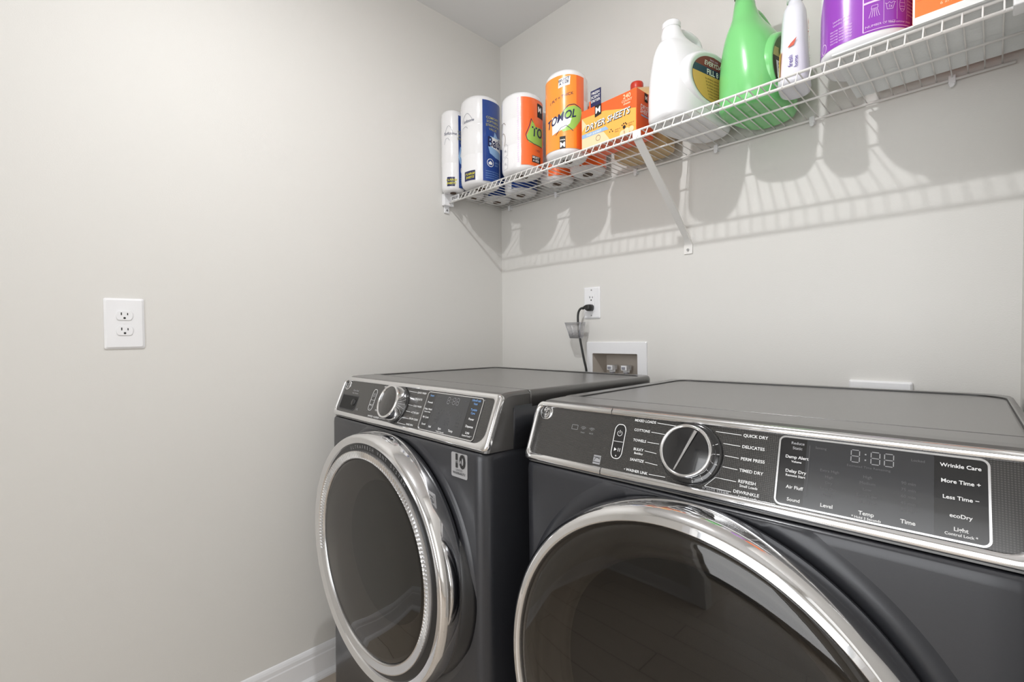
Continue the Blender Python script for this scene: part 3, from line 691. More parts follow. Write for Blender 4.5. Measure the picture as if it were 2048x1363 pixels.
# corner brackets at both ends
def end_bracket(x, s_):
    b = MB()
    b.box(sl(x, -0.330, 1.668), sl(x+s_*0.020, -0.283, 1.716) if s_ > 0 else sl(x+0.020, -0.283, 1.716), M['plastic'])
    b.box(sl(x+0.001, -0.322, 1.640), sl(x+0.006, -0.296, 1.672), M['plastic'])
    o = b.build('end_bracket', sh, bevel=0.0025)
    b = MB(); b.cyl(sl(x+0.006, -0.309, 1.652), sl(x+0.0085, -0.309, 1.652), 0.004, M['steel'], 12); b.build('screw', o)
end_bracket(0.0005, 1)
b = MB(); b.box(sl(1.578, -0.322, 1.676), sl(1.6015, -0.283, 1.716), M['plastic']); b.build('end_bracket', sh, bevel=0.0025)
# lettered tissue pack side between the rails, added to close a gap in the shadow
b = MB(); b.box(sl(0.020, -0.3015, 1.684), sl(0.078, -0.3000, 1.7055), M['plastic'])
b.text('ISSUES', M['ink_dim'], lambda a, c: sl(0.053+a, -0.3020, 1.695+c), 0.015, 'CENTER', 0.02)
b.build('tissue_panel', sh, label='white tissue pack panel with dark grey letters')
# diagonal support brace
b = MB()
def brsec(p, wx, th, nrm):
    p = Vector(p); nrm = Vector(nrm).normalized(); return [p+Vector((-wx, 0, 0))-nrm*th, p+Vector((wx, 0, 0))-nrm*th, p+Vector((wx, 0, 0))+nrm*th, p+Vector((-wx, 0, 0))+nrm*th]
nn = (0, -0.70, -0.72)
bx = 0.8835
b.loops([brsec(sl(bx-0.004, -0.304, 1.702), 0.0125, 0.0012, (0, -1, 0)), brsec(sl(bx-0.004, -0.303, 1.684), 0.0125, 0.0012, (0, -1, 0)), brsec(sl(bx-0.003, -0.290, 1.672), 0.0120, 0.0014, nn), brsec(sl(bx, -0.10, 1.520), 0.0110, 0.0032, nn), brsec(sl(bx, -0.014, 1.4475), 0.0085, 0.0045, nn), brsec(sl(bx, -0.0035, 1.432), 0.0120, 0.0014, (0, -1, -0.2)), brsec(sl(bx, -0.0025, 1.425), 0.0140, 0.0012, (0, -1, 0)), brsec(sl(bx, -0.0025, 1.398), 0.0140, 0.0012, (0, -1, 0))], M['wire'], smooth=False)
br_ = b.build('support_brace', sh, bevel=0.0006)
b = MB(); b.cyl(sl(bx, -0.003, 1.411), sl(bx, -0.0065, 1.411), 0.0042, M['steel'], 14); b.build('screw', br_)
tag(sh, 'white coated wire shelf running across the back wall above the machines', 'shelf')

# ------------------------------------------------------------------ things on the shelf
ZD = 1.7125
def roll(name, cx, cy, r, h, loc_z=ZD, yaw=0.0, e=2.25):
    t = empty(name, (cx, cy, loc_z), (0, 0, yaw))
    b = MB(); n = 64; L = []
    for z, k in ((0.002, 0.30), (0.0, 0.62), (0.001, 0.80), (0.006, 0.92), (0.016, 0.985), (0.03, 1.0), (h*0.333, 0.995), (h*0.34, 0.985), (h*0.347, 0.995), (h*0.66, 1.0), (h*0.667, 0.988), (h*0.675, 1.0), (h-0.03, 1.0), (h-0.014, 0.985), (h-0.004, 0.92), (h, 0.80), (h, 0.5), (h-0.003, 0.2)):
        L.append([(x, y, z) for x, y in sup(0, 0, r*k, r*k, e, n)])
    b.loops(L, M['film']); b.build('wrapped_roll', t)
    b = MB(); b.loops([[(x, y, 0.0016) for x, y in sup(0, 0, r*0.30, r*0.26, 2, 24)], [(x, y, -0.0008) for x, y in sup(0, 0, r*0.30, r*0.26, 2, 24)]], M['card'], smooth=False)
    b.build('core_end', t, label='dark end of the cardboard core')
    return t
def supr(r, th, e):      # radius of the super-circle at angle th
    c, s_ = abs(math.cos(th)), abs(math.sin(th)); return r/((c**e+s_**e)**(1/e))
def cylmap(r, a0, z0, h=0.0006, e=2.25):
    """text mapping: s runs around the roll to the right (seen from outside), t is height; a0 in degrees, 0 faces -y"""
    def f(s_, t_):
        a = R_(a0)+s_/r; th = a-math.pi/2; R = supr(r, th, e)+h
        return Vector((R*math.cos(th), R*math.sin(th), z0+t_))
    return f
def patch(b, r, a0, a1, z0, z1, m, h=0.0004, e=2.25, na=24, nz=6, f=None):
    V = []; F = []
    for j in range(nz+1):
        for i in range(na+1):
            q = i/na; a = R_(a0+(a1-a0)*q); th = a-math.pi/2; R = supr(r, th, e)+h
            za, zb = (z0, z1) if f is None else f(q)
            V.append((R*math.cos(th), R*math.sin(th), za+(zb-za)*j/nz))
    for j in range(nz):
        for i in range(na):
            k = j*(na+1)+i; F.append((k, k+1, k+na+2, k+na+1))
    b.add(V, F, m, None, True)
def ribbon(b, r, pts, wd, m, h=0.0008, e=2.25):     # a printed line on the roll: pts = (angle, z)
    for (a0, z0), (a1, z1) in zip(pts[:-1], pts[1:]):
        if abs(a1-a0) > 7:
            k = int(abs(a1-a0)/6)+1; ribbon(b, r, [(a0+(a1-a0)*i/k, z0+(z1-z0)*i/k) for i in range(k+1)], wd, m, h, e); continue
        s0, s1 = R_(a0)*r, R_(a1)*r; d = Vector((s1-s0, z1-z0)); 
        if d.length == 0: continue
        d.normalize(); n = Vector((-d.y, d.x))*wd/2; g = cylmap(r, 0, 0, h, e)
        b.add([g(s0+n.x, z0+n.y), g(s1+n.x, z1+n.y), g(s1-n.x, z1-n.y), g(s0-n.x, z0-n.y)], [(0, 3, 2, 1)], m)
def blob(b, r, a0, z0, pts, m, h=0.0008, e=2.25):
    g = cylmap(r, a0, z0, h, e); Q = []
    for (x0_, y0_), (x1_, y1_) in zip(pts, pts[1:]+pts[:1]):
        k = max(1, int(math.hypot(x1_-x0_, y1_-y0_)/0.005))
        Q += [(x0_+(x1_-x0_)*i/k, y0_+(y1_-y0_)*i/k) for i in range(k)]
    cx = sum(p[0] for p in pts)/len(pts); cy = sum(p[1] for p in pts)/len(pts)
    L = [[g(cx+(x-cx)*q, cy+(y-cy)*q) for x, y in Q] for q in (1.0, 0.85, 0.7, 0.55, 0.4, 0.25, 0.1)]
    b.loops(L, m, cap0=False, cap1=True, smooth=False)
def bath_roll(cx, cy, r, h, lab, edge, dv):
    t = roll('bath_tissue_pack', cx, cy, r, h)
    b = MB(); patch(b, r, edge, edge+115, 0.012, h-0.020, M['blue'])
    patch(b, r, edge-62, edge-22, 0.016, 0.052, M['navy'])
    lb_ = b.build('label', t, label='blue printed label')
    b = MB()
    b.text('P LARGE', M['yellow'], cylmap(r, edge-41, 0.040, 0.0010), 0.0115, 'CENTER', 0.02, 0.3); b.text('SHEETS', M['yellow'], cylmap(r, edge-41, 0.027, 0.0010), 0.0115, 'CENTER', 0.02, 0.3)
    b.text('Softzone', M['navy'], cylmap(r, edge-45, h-0.095, 0.0010), 0.015, 'CENTER', 0.0, 0.3)
    ribbon(b, r, [(edge-72+4*i, h-0.095+0.030*math.sin(math.pi*i/11)) for i in range(12)], 0.0014, M['grey'])
    ribbon(b, r, [(edge-78, h-0.135), (edge-68, h-0.115), (edge-55, h-0.112), (edge-46, h-0.122)], 0.0014, M['grey'])
    for i, s_ in enumerate(('COMFORT', 'SOFTNESS', 'STRENGTH', 'VALUE')): b.text(s_, M['olive'], cylmap(r, edge+34, h-0.085-0.014*i, 0.0010), 0.0125, 'CENTER', 0.01)
    blob(b, r, edge+44, h*0.47, [(-0.035, -0.015), (-0.028, -0.040), (0.0, -0.052), (0.045, -0.055), (0.045, 0.035), (0.012, 0.026), (-0.004, 0.045), (-0.010, 0.024), (-0.026, 0.026)], M['sky'])
    blob(b, r, edge+46, h*0.47, [(-0.028, -0.014), (-0.005, -0.020), (0.045, -0.030), (0.045, 0.034), (0.012, 0.022), (-0.022, 0.022)], M['whiteprint'], 0.0011)
    b.text('Bath', M['navy'], cylmap(r, edge+14, h*0.475, 0.0014), 0.052, 'LEFT', 0.02, sx=0.8)
    ribbon(b, r, [(edge+24+11*math.cos(R_(q)), 0.082+0.0145*math.sin(R_(q))) for q in range(0, 361, 24)], 0.0022, M['whiteprint'])
    blob(b, r, edge+24, 0.080, [(-0.007, -0.005), (0.007, -0.005), (0.009, 0.002), (0.0, 0.009), (-0.009, 0.002)], M['whiteprint'])
    b.text('SEPTIC', M['sky'], cylmap(r, edge+40, 0.086, 0.0010), 0.009, 'LEFT'); b.text('SAFE', M['sky'], cylmap(r, edge+40, 0.076, 0.0010), 0.009, 'LEFT')
    for i in range(4): b.text('unscented bathroom tissue', M['sky'], cylmap(r, edge+8, 0.050-0.0085*i, 0.0010), 0.0062, 'LEFT')
    b.build('label_print', lb_)
    return tag(t, lab, 'toilet paper', 'film wrapped paper rolls on the shelf')
bath_roll(0.0465, -0.306, 0.0440, 0.316, 'blue and white wrapped tissue pack in the shelf corner against the left wall', 84, 0)
bath_roll(0.1605, -0.2560, 0.0735, 0.335, 'blue and white wrapped tissue pack, second from the corner, with large navy letters', 56, 0)
def towel_roll(cx, cy, r, h, a0, a1, m, lab, front):
    t = roll('paper_towel_pack', cx, cy, r, h)
    b = MB(); patch(b, r, a0, a1, 0.020, h-0.022, m, na=36)
    lb_ = b.build('label', t, label='orange printed label'); b = MB()
    if front:
        patch(b, r, 66, a1, 0.020, h-0.022, M['orange'], 0.0006)
        lf = [(-0.040, -0.030), (-0.020, -0.048), (0.012, -0.040), (0.034, -0.012), (0.042, 0.018), (0.036, 0.030), (0.012, 0.034), (-0.012, 0.026), (-0.030, 0.008)]
        blob(b, r, 48, h*0.44, lf, M['lime'], 0.0009)
        ribbon(b, r, [(12, h*0.44), (22, h*0.42), (30, h*0.50), (44, h*0.565), (60, h*0.58), (80, h*0.545)], 0.0022, M['navy'], 0.0012)
        blob(b, r, 22, h*0.40, [(-0.030, -0.040), (0.012, -0.028), (0.030, -0.012), (0.035, 0.004), (0.0, 0.012), (-0.030, 0.016)], M['whiteprint'], 0.0011)
        def sm_(f): return lambda s_, t_: f(s_, t_+s_*0.28)
        b.text('TOMOL', M['navy'], sm_(cylmap(r, 20, h*0.425, 0.0015)), 0.036, 'CENTER', 0.02, 0.2, sx=0.8)
        ribbon(b, r, [(8, h*0.24), (24, h*0.315), (38, h*0.335), (50, h*0.295), (56, h*0.27)], 0.0018, M['navy'], 0.0012)
        b.text('1 PLY + THICK', M['navy'], sm_(cylmap(r, 22, h*0.665, 0.0012)), 0.0125, 'CENTER', 0.0)
        blob(b, r, 32, h*0.845, [(-0.018, -0.020), (0.018, -0.012), (0.020, 0.016), (-0.016, 0.008)], M['whiteprint'], 0.0010)
        b.text('SELECT', M['navy'], sm_(cylmap(r, 32, h*0.862, 0.0014)), 0.0105, 'CENTER', 0.03); b.text('A SIZE', M['navy'], sm_(cylmap(r, 32, h*0.825, 0.0014)), 0.0105, 'CENTER', 0.03)
        patch(b, r, 20, 36, h*0.075, h*0.215, M['slot'], 0.0009, na=6, nz=2)
        b.text('M', M['whiteprint'], cylmap(r, 28, h*0.115, 0.0014), 0.022, 'CENTER', 0.03); b.text('mega', M['whiteprint'], cylmap(r, 28, h*0.175, 0.0014), 0.0075, 'CENTER', 0.02)
    else:
        blob(b, r, 84, h*0.48, [(-0.036, -0.016), (-0.026, -0.034), (0.010, -0.040), (0.040, -0.038), (0.040, 0.026), (0.0, 0.024), (-0.014, 0.046), (-0.022, 0.018)], M['lime'], 0.0009)
        ribbon(b, r, [(54, h*0.45), (58, h*0.385), (78, h*0.345), (112, h*0.335)], 0.0020, M['navy'], 0.0012); ribbon(b, r, [(54, h*0.45), (64, h*0.56), (70, h*0.655), (76, h*0.61)], 0.0020, M['navy'], 0.0012)
        b.text('TO', M['navy'], cylmap(r, 70, h*0.495, 0.0015), 0.046, 'LEFT', 0.02, 0.1, sx=0.8)
        patch(b, r, 92, 120, h*0.70, h*0.875, M['slot'], 0.0009, na=8, nz=2); b.text('M', M['whiteprint'], cylmap(r, 102, h*0.80, 0.0014), 0.026, 'CENTER', 0.03)
        b.text('1 PLY', M['navy'], cylmap(r, 84, h*0.27, 0.0012), 0.010, 'LEFT', 0.0)
        patch(b, r, 72, 104, h*0.115, h*0.20, M['slot'], 0.0009, na=8, nz=2)
        b.text('SELECT', M['whiteprint'], cylmap(r, 86, h*0.178, 0.0014), 0.010, 'CENTER', 0.03); b.text('A SIZE', M['whiteprint'], cylmap(r, 86, h*0.138, 0.0014), 0.010, 'CENTER', 0.03)
        ribbon(b, r, [(-34+3*i, h*0.60+0.016*math.sin(R_(20*i))) for i in range(9)], 0.0016, M['brownprint'], 0.0010)
        ribbon(b, r, [(-24+13*math.cos(R_(q)), h*0.44+0.024*math.sin(R_(q))) for q in range(-60, 121, 20)], 0.0016, M['brownprint'], 0.0010)
        for zc in (0.285, 0.12): 
            ribbon(b, r, [(-20, h*zc-0.020), (-2, h*zc-0.016), (0, h*zc+0.016), (-8, h*zc+0.024), (-22, h*zc+0.016), (-20, h*zc-0.020)], 0.0008, M['grey'], 0.0010)
            b.text('XL', M['grey'], cylmap(r, -11, h*zc, 0.0010), 0.012, 'CENTER', 0.0)
        for i in range(30): ribbon(b, r, [(31, 0.03+i*0.0075), (36, 0.0335+i*0.0075)], 0.0022, M['pink'], 0.0006)
    b.build('label_print', lb_)
    return tag(t, lab, 'paper towels', 'film wrapped paper rolls on the shelf')
towel_roll(0.374, -0.238, 0.0715, 0.275, 41, 138, M['orange'], 'paper towel pack with a plain white left side and an orange label on the right', False)
towel_roll(0.579, -0.236, 0.0665, 0.272, -46, 93, M['amber'], 'paper towel pack with a wide amber orange label, beside the dryer sheet box', True)
for i, (cx, cy, r, h, om, lab) in enumerate(((0.0450, -0.1980, 0.0430, 0.300, 'blue', 'narrow white tissue pack added behind the corner pack to fill the shelf shadow'), (0.0640, -0.084, 0.0600, 0.225, 'blue', 'white tissue pack in the back corner behind the first blue pack'), (0.2060, -0.079, 0.065, 0.225, 'blue', 'white tissue pack standing behind the pack with large navy letters'),  # first entry: mostly hidden pack, added to keep the corner shadow solid
        (0.405, -0.083, 0.0625, 0.268, 'orange', 'orange labelled pack standing behind the half white towel pack'), (0.550, -0.083, 0.0625, 0.232, 'orange', 'orange labelled pack standing behind the amber towel pack'))):
    t = roll('bath_tissue_pack' if om == 'blue' else 'paper_towel_pack', cx, cy, r, h)
    b = MB(); patch(b, r, 10, 128, 0.014, h-0.02, M[om], na=30); b.build('label', t, label=om+' printed label')
    tag(t, lab, 'toilet paper' if om == 'blue' else 'paper towels', 'film wrapped paper rolls on the shelf')

# dryer sheet box with its torn-up tab
t = empty('dryer_sheet_box', (0.767, -0.2765, ZD), (0, 0, R_(-1.5)))
bw, bd_, bh = 0.196, 0.086, 0.121
b = MB(); b.box((-bw/2, 0, 0), (bw/2, bd_, bh), M['boxorange']); bx_ = b.build('carton', t, bevel=0.0015)
def bf(a, c, h=0.0): return Vector((a, -0.0006-h, c))
b = MB()
b.add([bf(-0.096, 0.002), bf(0.096, 0.002), bf(0.096, 0.066), bf(-0.010, 0.095), bf(-0.096, 0.098)], [(0, 1, 2, 3, 4)], M['boxyellow'])
b.add([bf(-0.096, 0.002, 0.0003), bf(0.010, 0.002, 0.0003), bf(-0.014, 0.034, 0.0003), bf(-0.096, 0.044, 0.0003)], [(0, 1, 2, 3)], M['boxpale'])
b.add([bf(-0.096, 0.058, 0.0003), bf(-0.078, 0.074, 0.0003), bf(-0.096, 0.098, 0.0003)], [(0, 1, 2)], M['boxpale'])
b.add([bf(-0.096, 0.036, 0.0006), bf(0.004, 0.036, 0.0006), bf(-0.006, 0.047, 0.0006), bf(-0.096, 0.048, 0.0006)], [(0, 1, 2, 3)], M['sky'])
for off, m_, h in ((0.0012, 'slot', 0.0008), (0.0, 'whiteprint', 0.0012)):
    b.text('DRYER SHEETS', M[m_], lambda a, c, off=off, h=h: bf(-0.004+a+off, 0.064+c-off+a*0.02, h), 0.0260, 'CENTER', 0.035 if m_ == 'slot' else 0.012, 0.22, sx=0.93)
b.text('fresh scented', M['whiteprint'], lambda a, c: bf(-0.050+a, 0.0415+c, 0.001), 0.010, 'CENTER', 0.01)
b.text('240', M['boxpale'], lambda a, c: bf(0.067+a, 0.108+c, 0.001), 0.017, 'CENTER', 0.02); b.text('COUNT', M['boxpale'], lambda a, c: bf(0.067+a, 0.096+c, 0.001), 0.0095, 'CENTER', 0.02)
b.text('sheets', M['boxpale'], lambda a, c: bf(0.067+a, 0.088+c, 0.001), 0.009, 'CENTER', 0.02)
for cx, cz, r in ((-0.034, 0.022, 0.0085),):
    b.add([bf(cx+r*q*math.cos(R_(a)), cz+r*q*math.sin(R_(a)), 0.0009) for a in range(0, 360, 20) for q in (1.0, 0.88)], [(2*i, 2*i+1, (2*i+3) % 36, (2*i+2) % 36) for i in range(18)], M['brownprint'])
def dots(P, m_='slot'):
    for x, z, r in P: b.add([bf(x+r*math.cos(R_(a)), z+r*math.sin(R_(a)), 0.001) for a in range(0, 360, 30)], [tuple(range(12))], M[m_])
dots([(0.058, 0.024, 0.005), (0.051, 0.031, 0.0021), (0.056, 0.034, 0.0021), (0.062, 0.034, 0.0021), (0.066, 0.030, 0.0019)])
dots([(0.008, 0.026, 0.0018), (0.013, 0.031, 0.0018), (0.018, 0.025, 0.0018)]); dots([(0.066, 0.010, 0.010), (0.082, 0.012, 0.008), (0.052, 0.008, 0.009)], 'boxpale')
for x, z in ((0.026, 0.024), (0.072, 0.028)): b.text('gentle on', M['brownprint'], lambda a, c: bf(x+a, z+0.002+c, 0.001), 0.005, 'LEFT'); b.text('fabrics', M['brownprint'], lambda a, c: bf(x+a, z-0.004+c, 0.001), 0.005, 'LEFT')
b.add([bf(-0.046, 0.086, 0.0007), bf(-0.022, 0.090, 0.0007), bf(-0.022, 0.1205, 0.0007), bf(-0.046, 0.1205, 0.0007)], [(0, 1, 2, 3)], M['slot'])
b.text('M', M['whiteprint'], lambda a, c: bf(-0.034+a, 0.104+c, 0.0012), 0.026, 'CENTER', 0.02)
# right end of the carton
def be(a, c, h=0.0): return Vector((bw/2+0.0006+h, a, c))
b.text('DRYER', M['whiteprint'], lambda a, c: be(0.044+a, 0.076+c), 0.0165, 'CENTER', 0.02, 0.15); b.text('SHEETS', M['whiteprint'], lambda a, c: be(0.044+a, 0.063+c), 0.0165, 'CENTER', 0.02, 0.15)
b.add([be(0.022, 0.050), be(0.068, 0.050), be(0.068, 0.054), be(0.022, 0.054)], [(0, 1, 2, 3)], M['sky'])
b.add([be(0.040, 0.094), be(0.056, 0.094), be(0.056, 0.119), be(0.040, 0.119)], [(0, 1, 2, 3)], M['slot']); b.text('M', M['whiteprint'], lambda a, c: be(0.048+a, 0.105+c, 0.0006), 0.016, 'CENTER', 0.02)
b.build('carton_print', bx_)
b = MB()   # flap standing up from the torn opening
b.box((-0.0640, 0.0020, bh-0.002), (-0.0260, 0.0034, bh+0.050), M['navy'])
b.box((-0.0700, 0.0030, bh-0.002), (-0.0500, 0.0042, bh+0.022), M['boxorange'])
for i, s_ in enumerate(('FRESH', 'SCENT', 'DRYER')): b.text(s_, M['whiteprint'], lambda a, c: Vector((-0.045+a, 0.0012, bh+0.040-0.0115*i+c)), 0.0110, 'CENTER', 0.01)
b.build('flap', t, label='navy printed flap standing up')
tag(t, 'orange and yellow dryer sheet box with a navy flap, lettered DRYER SHEETS', 'box')

def bottle_loft(b, S, m, e=2.6, n=56):
    b.loops([[(x, y, z) for x, y in sup(xc, yc, rx, ry, ee, n)] for z, xc, yc, rx, ry, ee in S], m)
# tan jug with red cap, behind the dryer sheets
t = empty('detergent_jug', (0.775, -0.088, ZD))
b = MB(); bottle_loft(b, [(0.0, 0, 0, 0.085, 0.055, 3), (0.006, 0, 0, 0.092, 0.064, 3), (0.06, 0, 0, 0.094, 0.066, 3), (0.15, 0, 0, 0.090, 0.064, 3), (0.185, 0, 0, 0.074, 0.056, 2.6), (0.205, -0.012, 0, 0.050, 0.040, 2.3), (0.217, -0.022, 0, 0.028, 0.026, 2), (0.225, -0.024, 0, 0.018, 0.018, 2)], M['brownjug'])
b.tube(smoothpath([(0.048, 0, 0.165), (0.062, 0, 0.215), (0.074, 0, 0.246), (0.086, 0, 0.246), (0.094, 0, 0.205), (0.090, 0, 0.13)]), [0.013]*31, M['brownjug'], 14, sx=1.0, sy=1.1)
b.build('body', t); b = MB()
b.lathe([(0.0, 0), (0.0195, 0), (0.0205, 0.003), (0.0205, 0.020), (0.0190, 0.024), (0.0, 0.0245)], M['redcap'], 36, Matrix.Translation((-0.024, 0, 0.220))); b.build('cap', t, label='red screw cap')
tag(t, 'tan detergent jug with a red cap, hidden behind the dryer sheet box', 'jug')

def oval_label(parent, xs, yc, zc, ry, rz, bands, ringm, name='label', skirt=((-0.022, 1.30), (-0.009, 1.26), (-0.0020, 1.21), (0.0006, 1.18), (0.0010, 1.10), (-0.0002, 1.04), (-0.001, 1.0))):
    """label on the +x side, clipped into bands by slanted lines; bands = (z0, z1, material) as fractions -1..1"""
    b = MB(); 
    for a, c, m_ in bands:
        V = []; F = []; N = 14
        for j in range(N+1):
            q = a+(c-a)*j/N; hw = math.sqrt(max(0, 1-q*q))
            for s_ in (-1, 1): V.append((xs, yc+ry*hw*s_, zc+rz*q))
        for j in range(N): F.append((2*j, 2*j+1, 2*j+3, 2*j+2))
        b.add(V, F, m_)
    lb_ = b.build(name, parent)
    b = MB(); N = 64; L = []
    for dx, k in skirt:
        L.append([(xs+dx, yc+ry*k*math.cos(2*math.pi*i/N), zc+rz*k*math.sin(2*math.pi*i/N)) for i in range(N)])
    b.ring(L, ringm, smooth=True); b.build('label_recess', parent)
    return lb_
# white jug
t = empty('detergent_jug', (0.968, -0.170, ZD), (0, 0, R_(-12)))
b = MB(); bottle_loft(b, [(0.0, 0, 0.0, 0.056, 0.120, 3.0), (0.004, 0, 0.0, 0.064, 0.128, 3.0), (0.014, 0, 0, 0.067, 0.133, 3.0), (0.07, 0, 0, 0.067, 0.134, 2.9), (0.115, 0, 0, 0.066, 0.132, 2.8), (0.150, 0, -0.001, 0.060, 0.129, 2.7), (0.175, 0, -0.003, 0.054, 0.125, 2.6), (0.192, 0, -0.005, 0.048, 0.119, 2.5), (0.205, -0.001, -0.010, 0.041, 0.108, 2.4), (0.213, -0.002, -0.022, 0.036, 0.090, 2.3), (0.218, -0.003, -0.042, 0.033, 0.062, 2.2), (0.225, -0.004, -0.060, 0.031, 0.040, 2.1), (0.238, -0.005, -0.070, 0.028, 0.030, 2), (0.252, -0.005, -0.073, 0.0245, 0.025, 2), (0.258, -0.005, -0.073, 0.0225, 0.0225, 2)], M['hdpe'])
b.tube(smoothpath([(-0.004, -0.055, 0.250), (-0.002, -0.030, 0.256), (0, 0.000, 0.255), (0, 0.026, 0.247), (0, 0.037, 0.226), (0, 0.040, 0.190)]), 0.0115, M['hdpe'], 16)
b.build('body', t)
b = MB(); b.lathe([(0.0, 0), (0.0240, 0), (0.0245, 0.002), (0.0245, 0.013), (0.0225, 0.0165), (0.0, 0.017)], M['hdpe'], 40, Matrix.Translation((-0.005, -0.073, 0.256))); b.build('cap', t)
lb_ = oval_label(t, 0.0690, 0.006, 0.108, 0.088, 0.060, ((-1, 0.14, M['gold']), (0.14, 0.46, M['navy']), (0.46, 1, M['maroon'])), M['hdpe'])
b = MB()
def jm(y0, z0, h=0.0008): return lambda a, c: Vector((0.0690+h, y0+a, z0+c))
b.text('EVERYDAY', M['whiteprint'], jm(0.006, 0.146), 0.017, 'CENTER', 0.01, 0.2); b.text('fabric care', M['pink'], jm(0.006, 0.158), 0.008, 'CENTER')
b.text('FILL 8', M['whiteprint'], jm(0.0, 0.124), 0.020, 'CENTER', 0.02)
for i in range(7): b.text('for all fabrics, use one capful', M['brownprint'], jm(0.006, 0.106-0.0078*i), 0.0064, 'CENTER', 0.0, sx=1.0-0.07*i)
b.build('label_print', lb_)
tag(t, 'large white plastic jug with a white cap and an oval maroon and gold label', 'jug')
# green jug
t = empty('detergent_jug', (1.127, -0.118, ZD), (0, 0, R_(-12)))
b = MB(); bottle_loft(b, [(0.0, 0, 0.0, 0.060, 0.090, 2.8), (0.004, 0, 0.0, 0.068, 0.100, 2.8), (0.014, 0, 0, 0.0725, 0.1055, 2.8), (0.09, 0, 0, 0.0725, 0.1055, 2.8), (0.13, -0.001, -0.001, 0.0700, 0.104, 2.6), (0.160, -0.002, -0.003, 0.065, 0.100, 2.5), (0.185, -0.004, -0.006, 0.058, 0.093, 2.4), (0.203, -0.006, -0.011, 0.050, 0.084, 2.3), (0.217, -0.008, -0.020, 0.043, 0.069, 2.2), (0.230, -0.009, -0.031, 0.037, 0.051, 2.1), (0.245, -0.010, -0.039, 0.031, 0.037, 2), (0.268, -0.011, -0.043, 0.026, 0.028, 2), (0.300, -0.011, -0.044, 0.0215, 0.0215, 2)], M['green'])
b.tube(smoothpath([(-0.008, -0.028, 0.262), (-0.006, 0.000, 0.264), (-0.004, 0.030, 0.250), (0, 0.052, 0.224), (0, 0.060, 0.175)]), 0.0135, M['green'], 16)
b.build('body', t)
b = MB(); b.lathe([(0.0, 0), (0.0225, 0), (0.0240, 0.002), (0.0240, 0.030), (0.0215, 0.034), (0.0, 0.0345)], M['darkgreen'], 40, Matrix.Translation((-0.011, -0.044, 0.2985))); b.build('cap', t, label='dark green screw cap')
lb_ = oval_label(t, 0.0732, 0.006, 0.100, 0.068, 0.072, ((-1, 0.12, M['darkgreen']), (0.12, 0.42, M['olive']), (0.42, 1.0, M['leaf'])), M['green'], skirt=((-0.016, 1.20), (-0.006, 1.16), (-0.001, 1.12), (0.0008, 1.08), (0.0004, 1.03), (-0.0008, 1.0)))
b = MB()
def gm(y0, z0, h=0.0008): return lambda a, c: Vector((0.0732+h, y0+a, z0+c))
b.add([gm(-0.044, 0.058)(0, 0), gm(0.05, 0.054)(0, 0), gm(0.05, 0.098)(0, 0), gm(-0.050, 0.098)(0, 0)], [(0, 1, 2, 3)], M['whiteprint'])
for i in range(4): b.add([gm(-0.040, 0.062+0.009*i, 0.0012)(0, 0), gm(0.04, 0.062+0.009*i, 0.0012)(0, 0), gm(0.04, 0.067+0.009*i, 0.0012)(0, 0), gm(-0.040, 0.067+0.009*i, 0.0012)(0, 0)], [(0, 1, 2, 3)], M['brownprint'])
b.add([(0.0740, 0.010-0.040+0.008*math.cos(R_(a)), 0.124+0.010*math.sin(R_(a))) for a in range(0, 360, 30)], [tuple(range(12))], M['leaf'])
b.text('GREEN CARE', M['whiteprint'], gm(0.010, 0.105), 0.012, 'CENTER', 0.01)
b.build('label_print', lb_)
tag(t, 'bright green plastic jug with a dark cap, between the white jug and the spray bottle', 'jug')
# spray bottle
t = empty('spray_bottle', (1.232, -0.196, ZD), (0, 0, R_(8)))
b = MB(); bottle_loft(b, [(0.0, 0, 0, 0.026, 0.042, 3), (0.003, 0, 0, 0.031, 0.047, 3), (0.012, 0, 0, 0.0325, 0.049, 3), (0.05, 0, 0, 0.0300, 0.048, 3), (0.10, 0, 0, 0.0265, 0.046, 2.8), (0.15, 0, 0, 0.0250, 0.043, 2.6), (0.178, 0, 0, 0.0230, 0.037, 2.4), (0.193, 0, 0, 0.0185, 0.024, 2.2), (0.202, 0, 0, 0.014, 0.015, 2), (0.214, 0, 0, 0.0135, 0.0135, 2)], M['lav']); spray_body = b.build('body', t)
b = MB(); b.lathe([(0.0, 0), (0.0165, 0), (0.0165, 0.016), (0.014, 0.020), (0.0, 0.020)], M['plastic'], 32, Matrix.Translation((0, 0, 0.208)))
b.build('collar', t)
b = MB(); bottle_loft(b, [(0.226, 0, -0.004, 0.010, 0.014, 2.5), (0.245, 0, -0.006, 0.011, 0.020, 3), (0.262, 0, -0.010, 0.011, 0.034, 3), (0.272, 0, -0.010, 0.009, 0.032, 3)], M['plastic']); b.build('spray_head', t)
b = MB(); b.tube(smoothpath([(0, -0.026, 0.256), (0, -0.034, 0.236), (0, -0.030, 0.216)]), 0.0042, M['plastic'], 10, sx=1.4, sy=0.8); b.build('trigger', t)
b = MB()
def pf(a, c): return Vector((a, -0.0478-0.0002, c))
b.text('fresh', M['purpleprint'], lambda a, c: Vector((-0.002-c, -0.0497, 0.050+a)), 0.013, 'CENTER', 0.01); b.text('home', M['purpleprint'], lambda a, c: Vector((0.009-c, -0.0497, 0.046+a)), 0.011, 'CENTER', 0.01)
b.add([(-0.010, -0.0492, 0.080), (0.004, -0.0492, 0.084), (0.010, -0.0490, 0.100), (-0.002, -0.0490, 0.090)], [(0, 1, 2, 3)], M['redprint'])
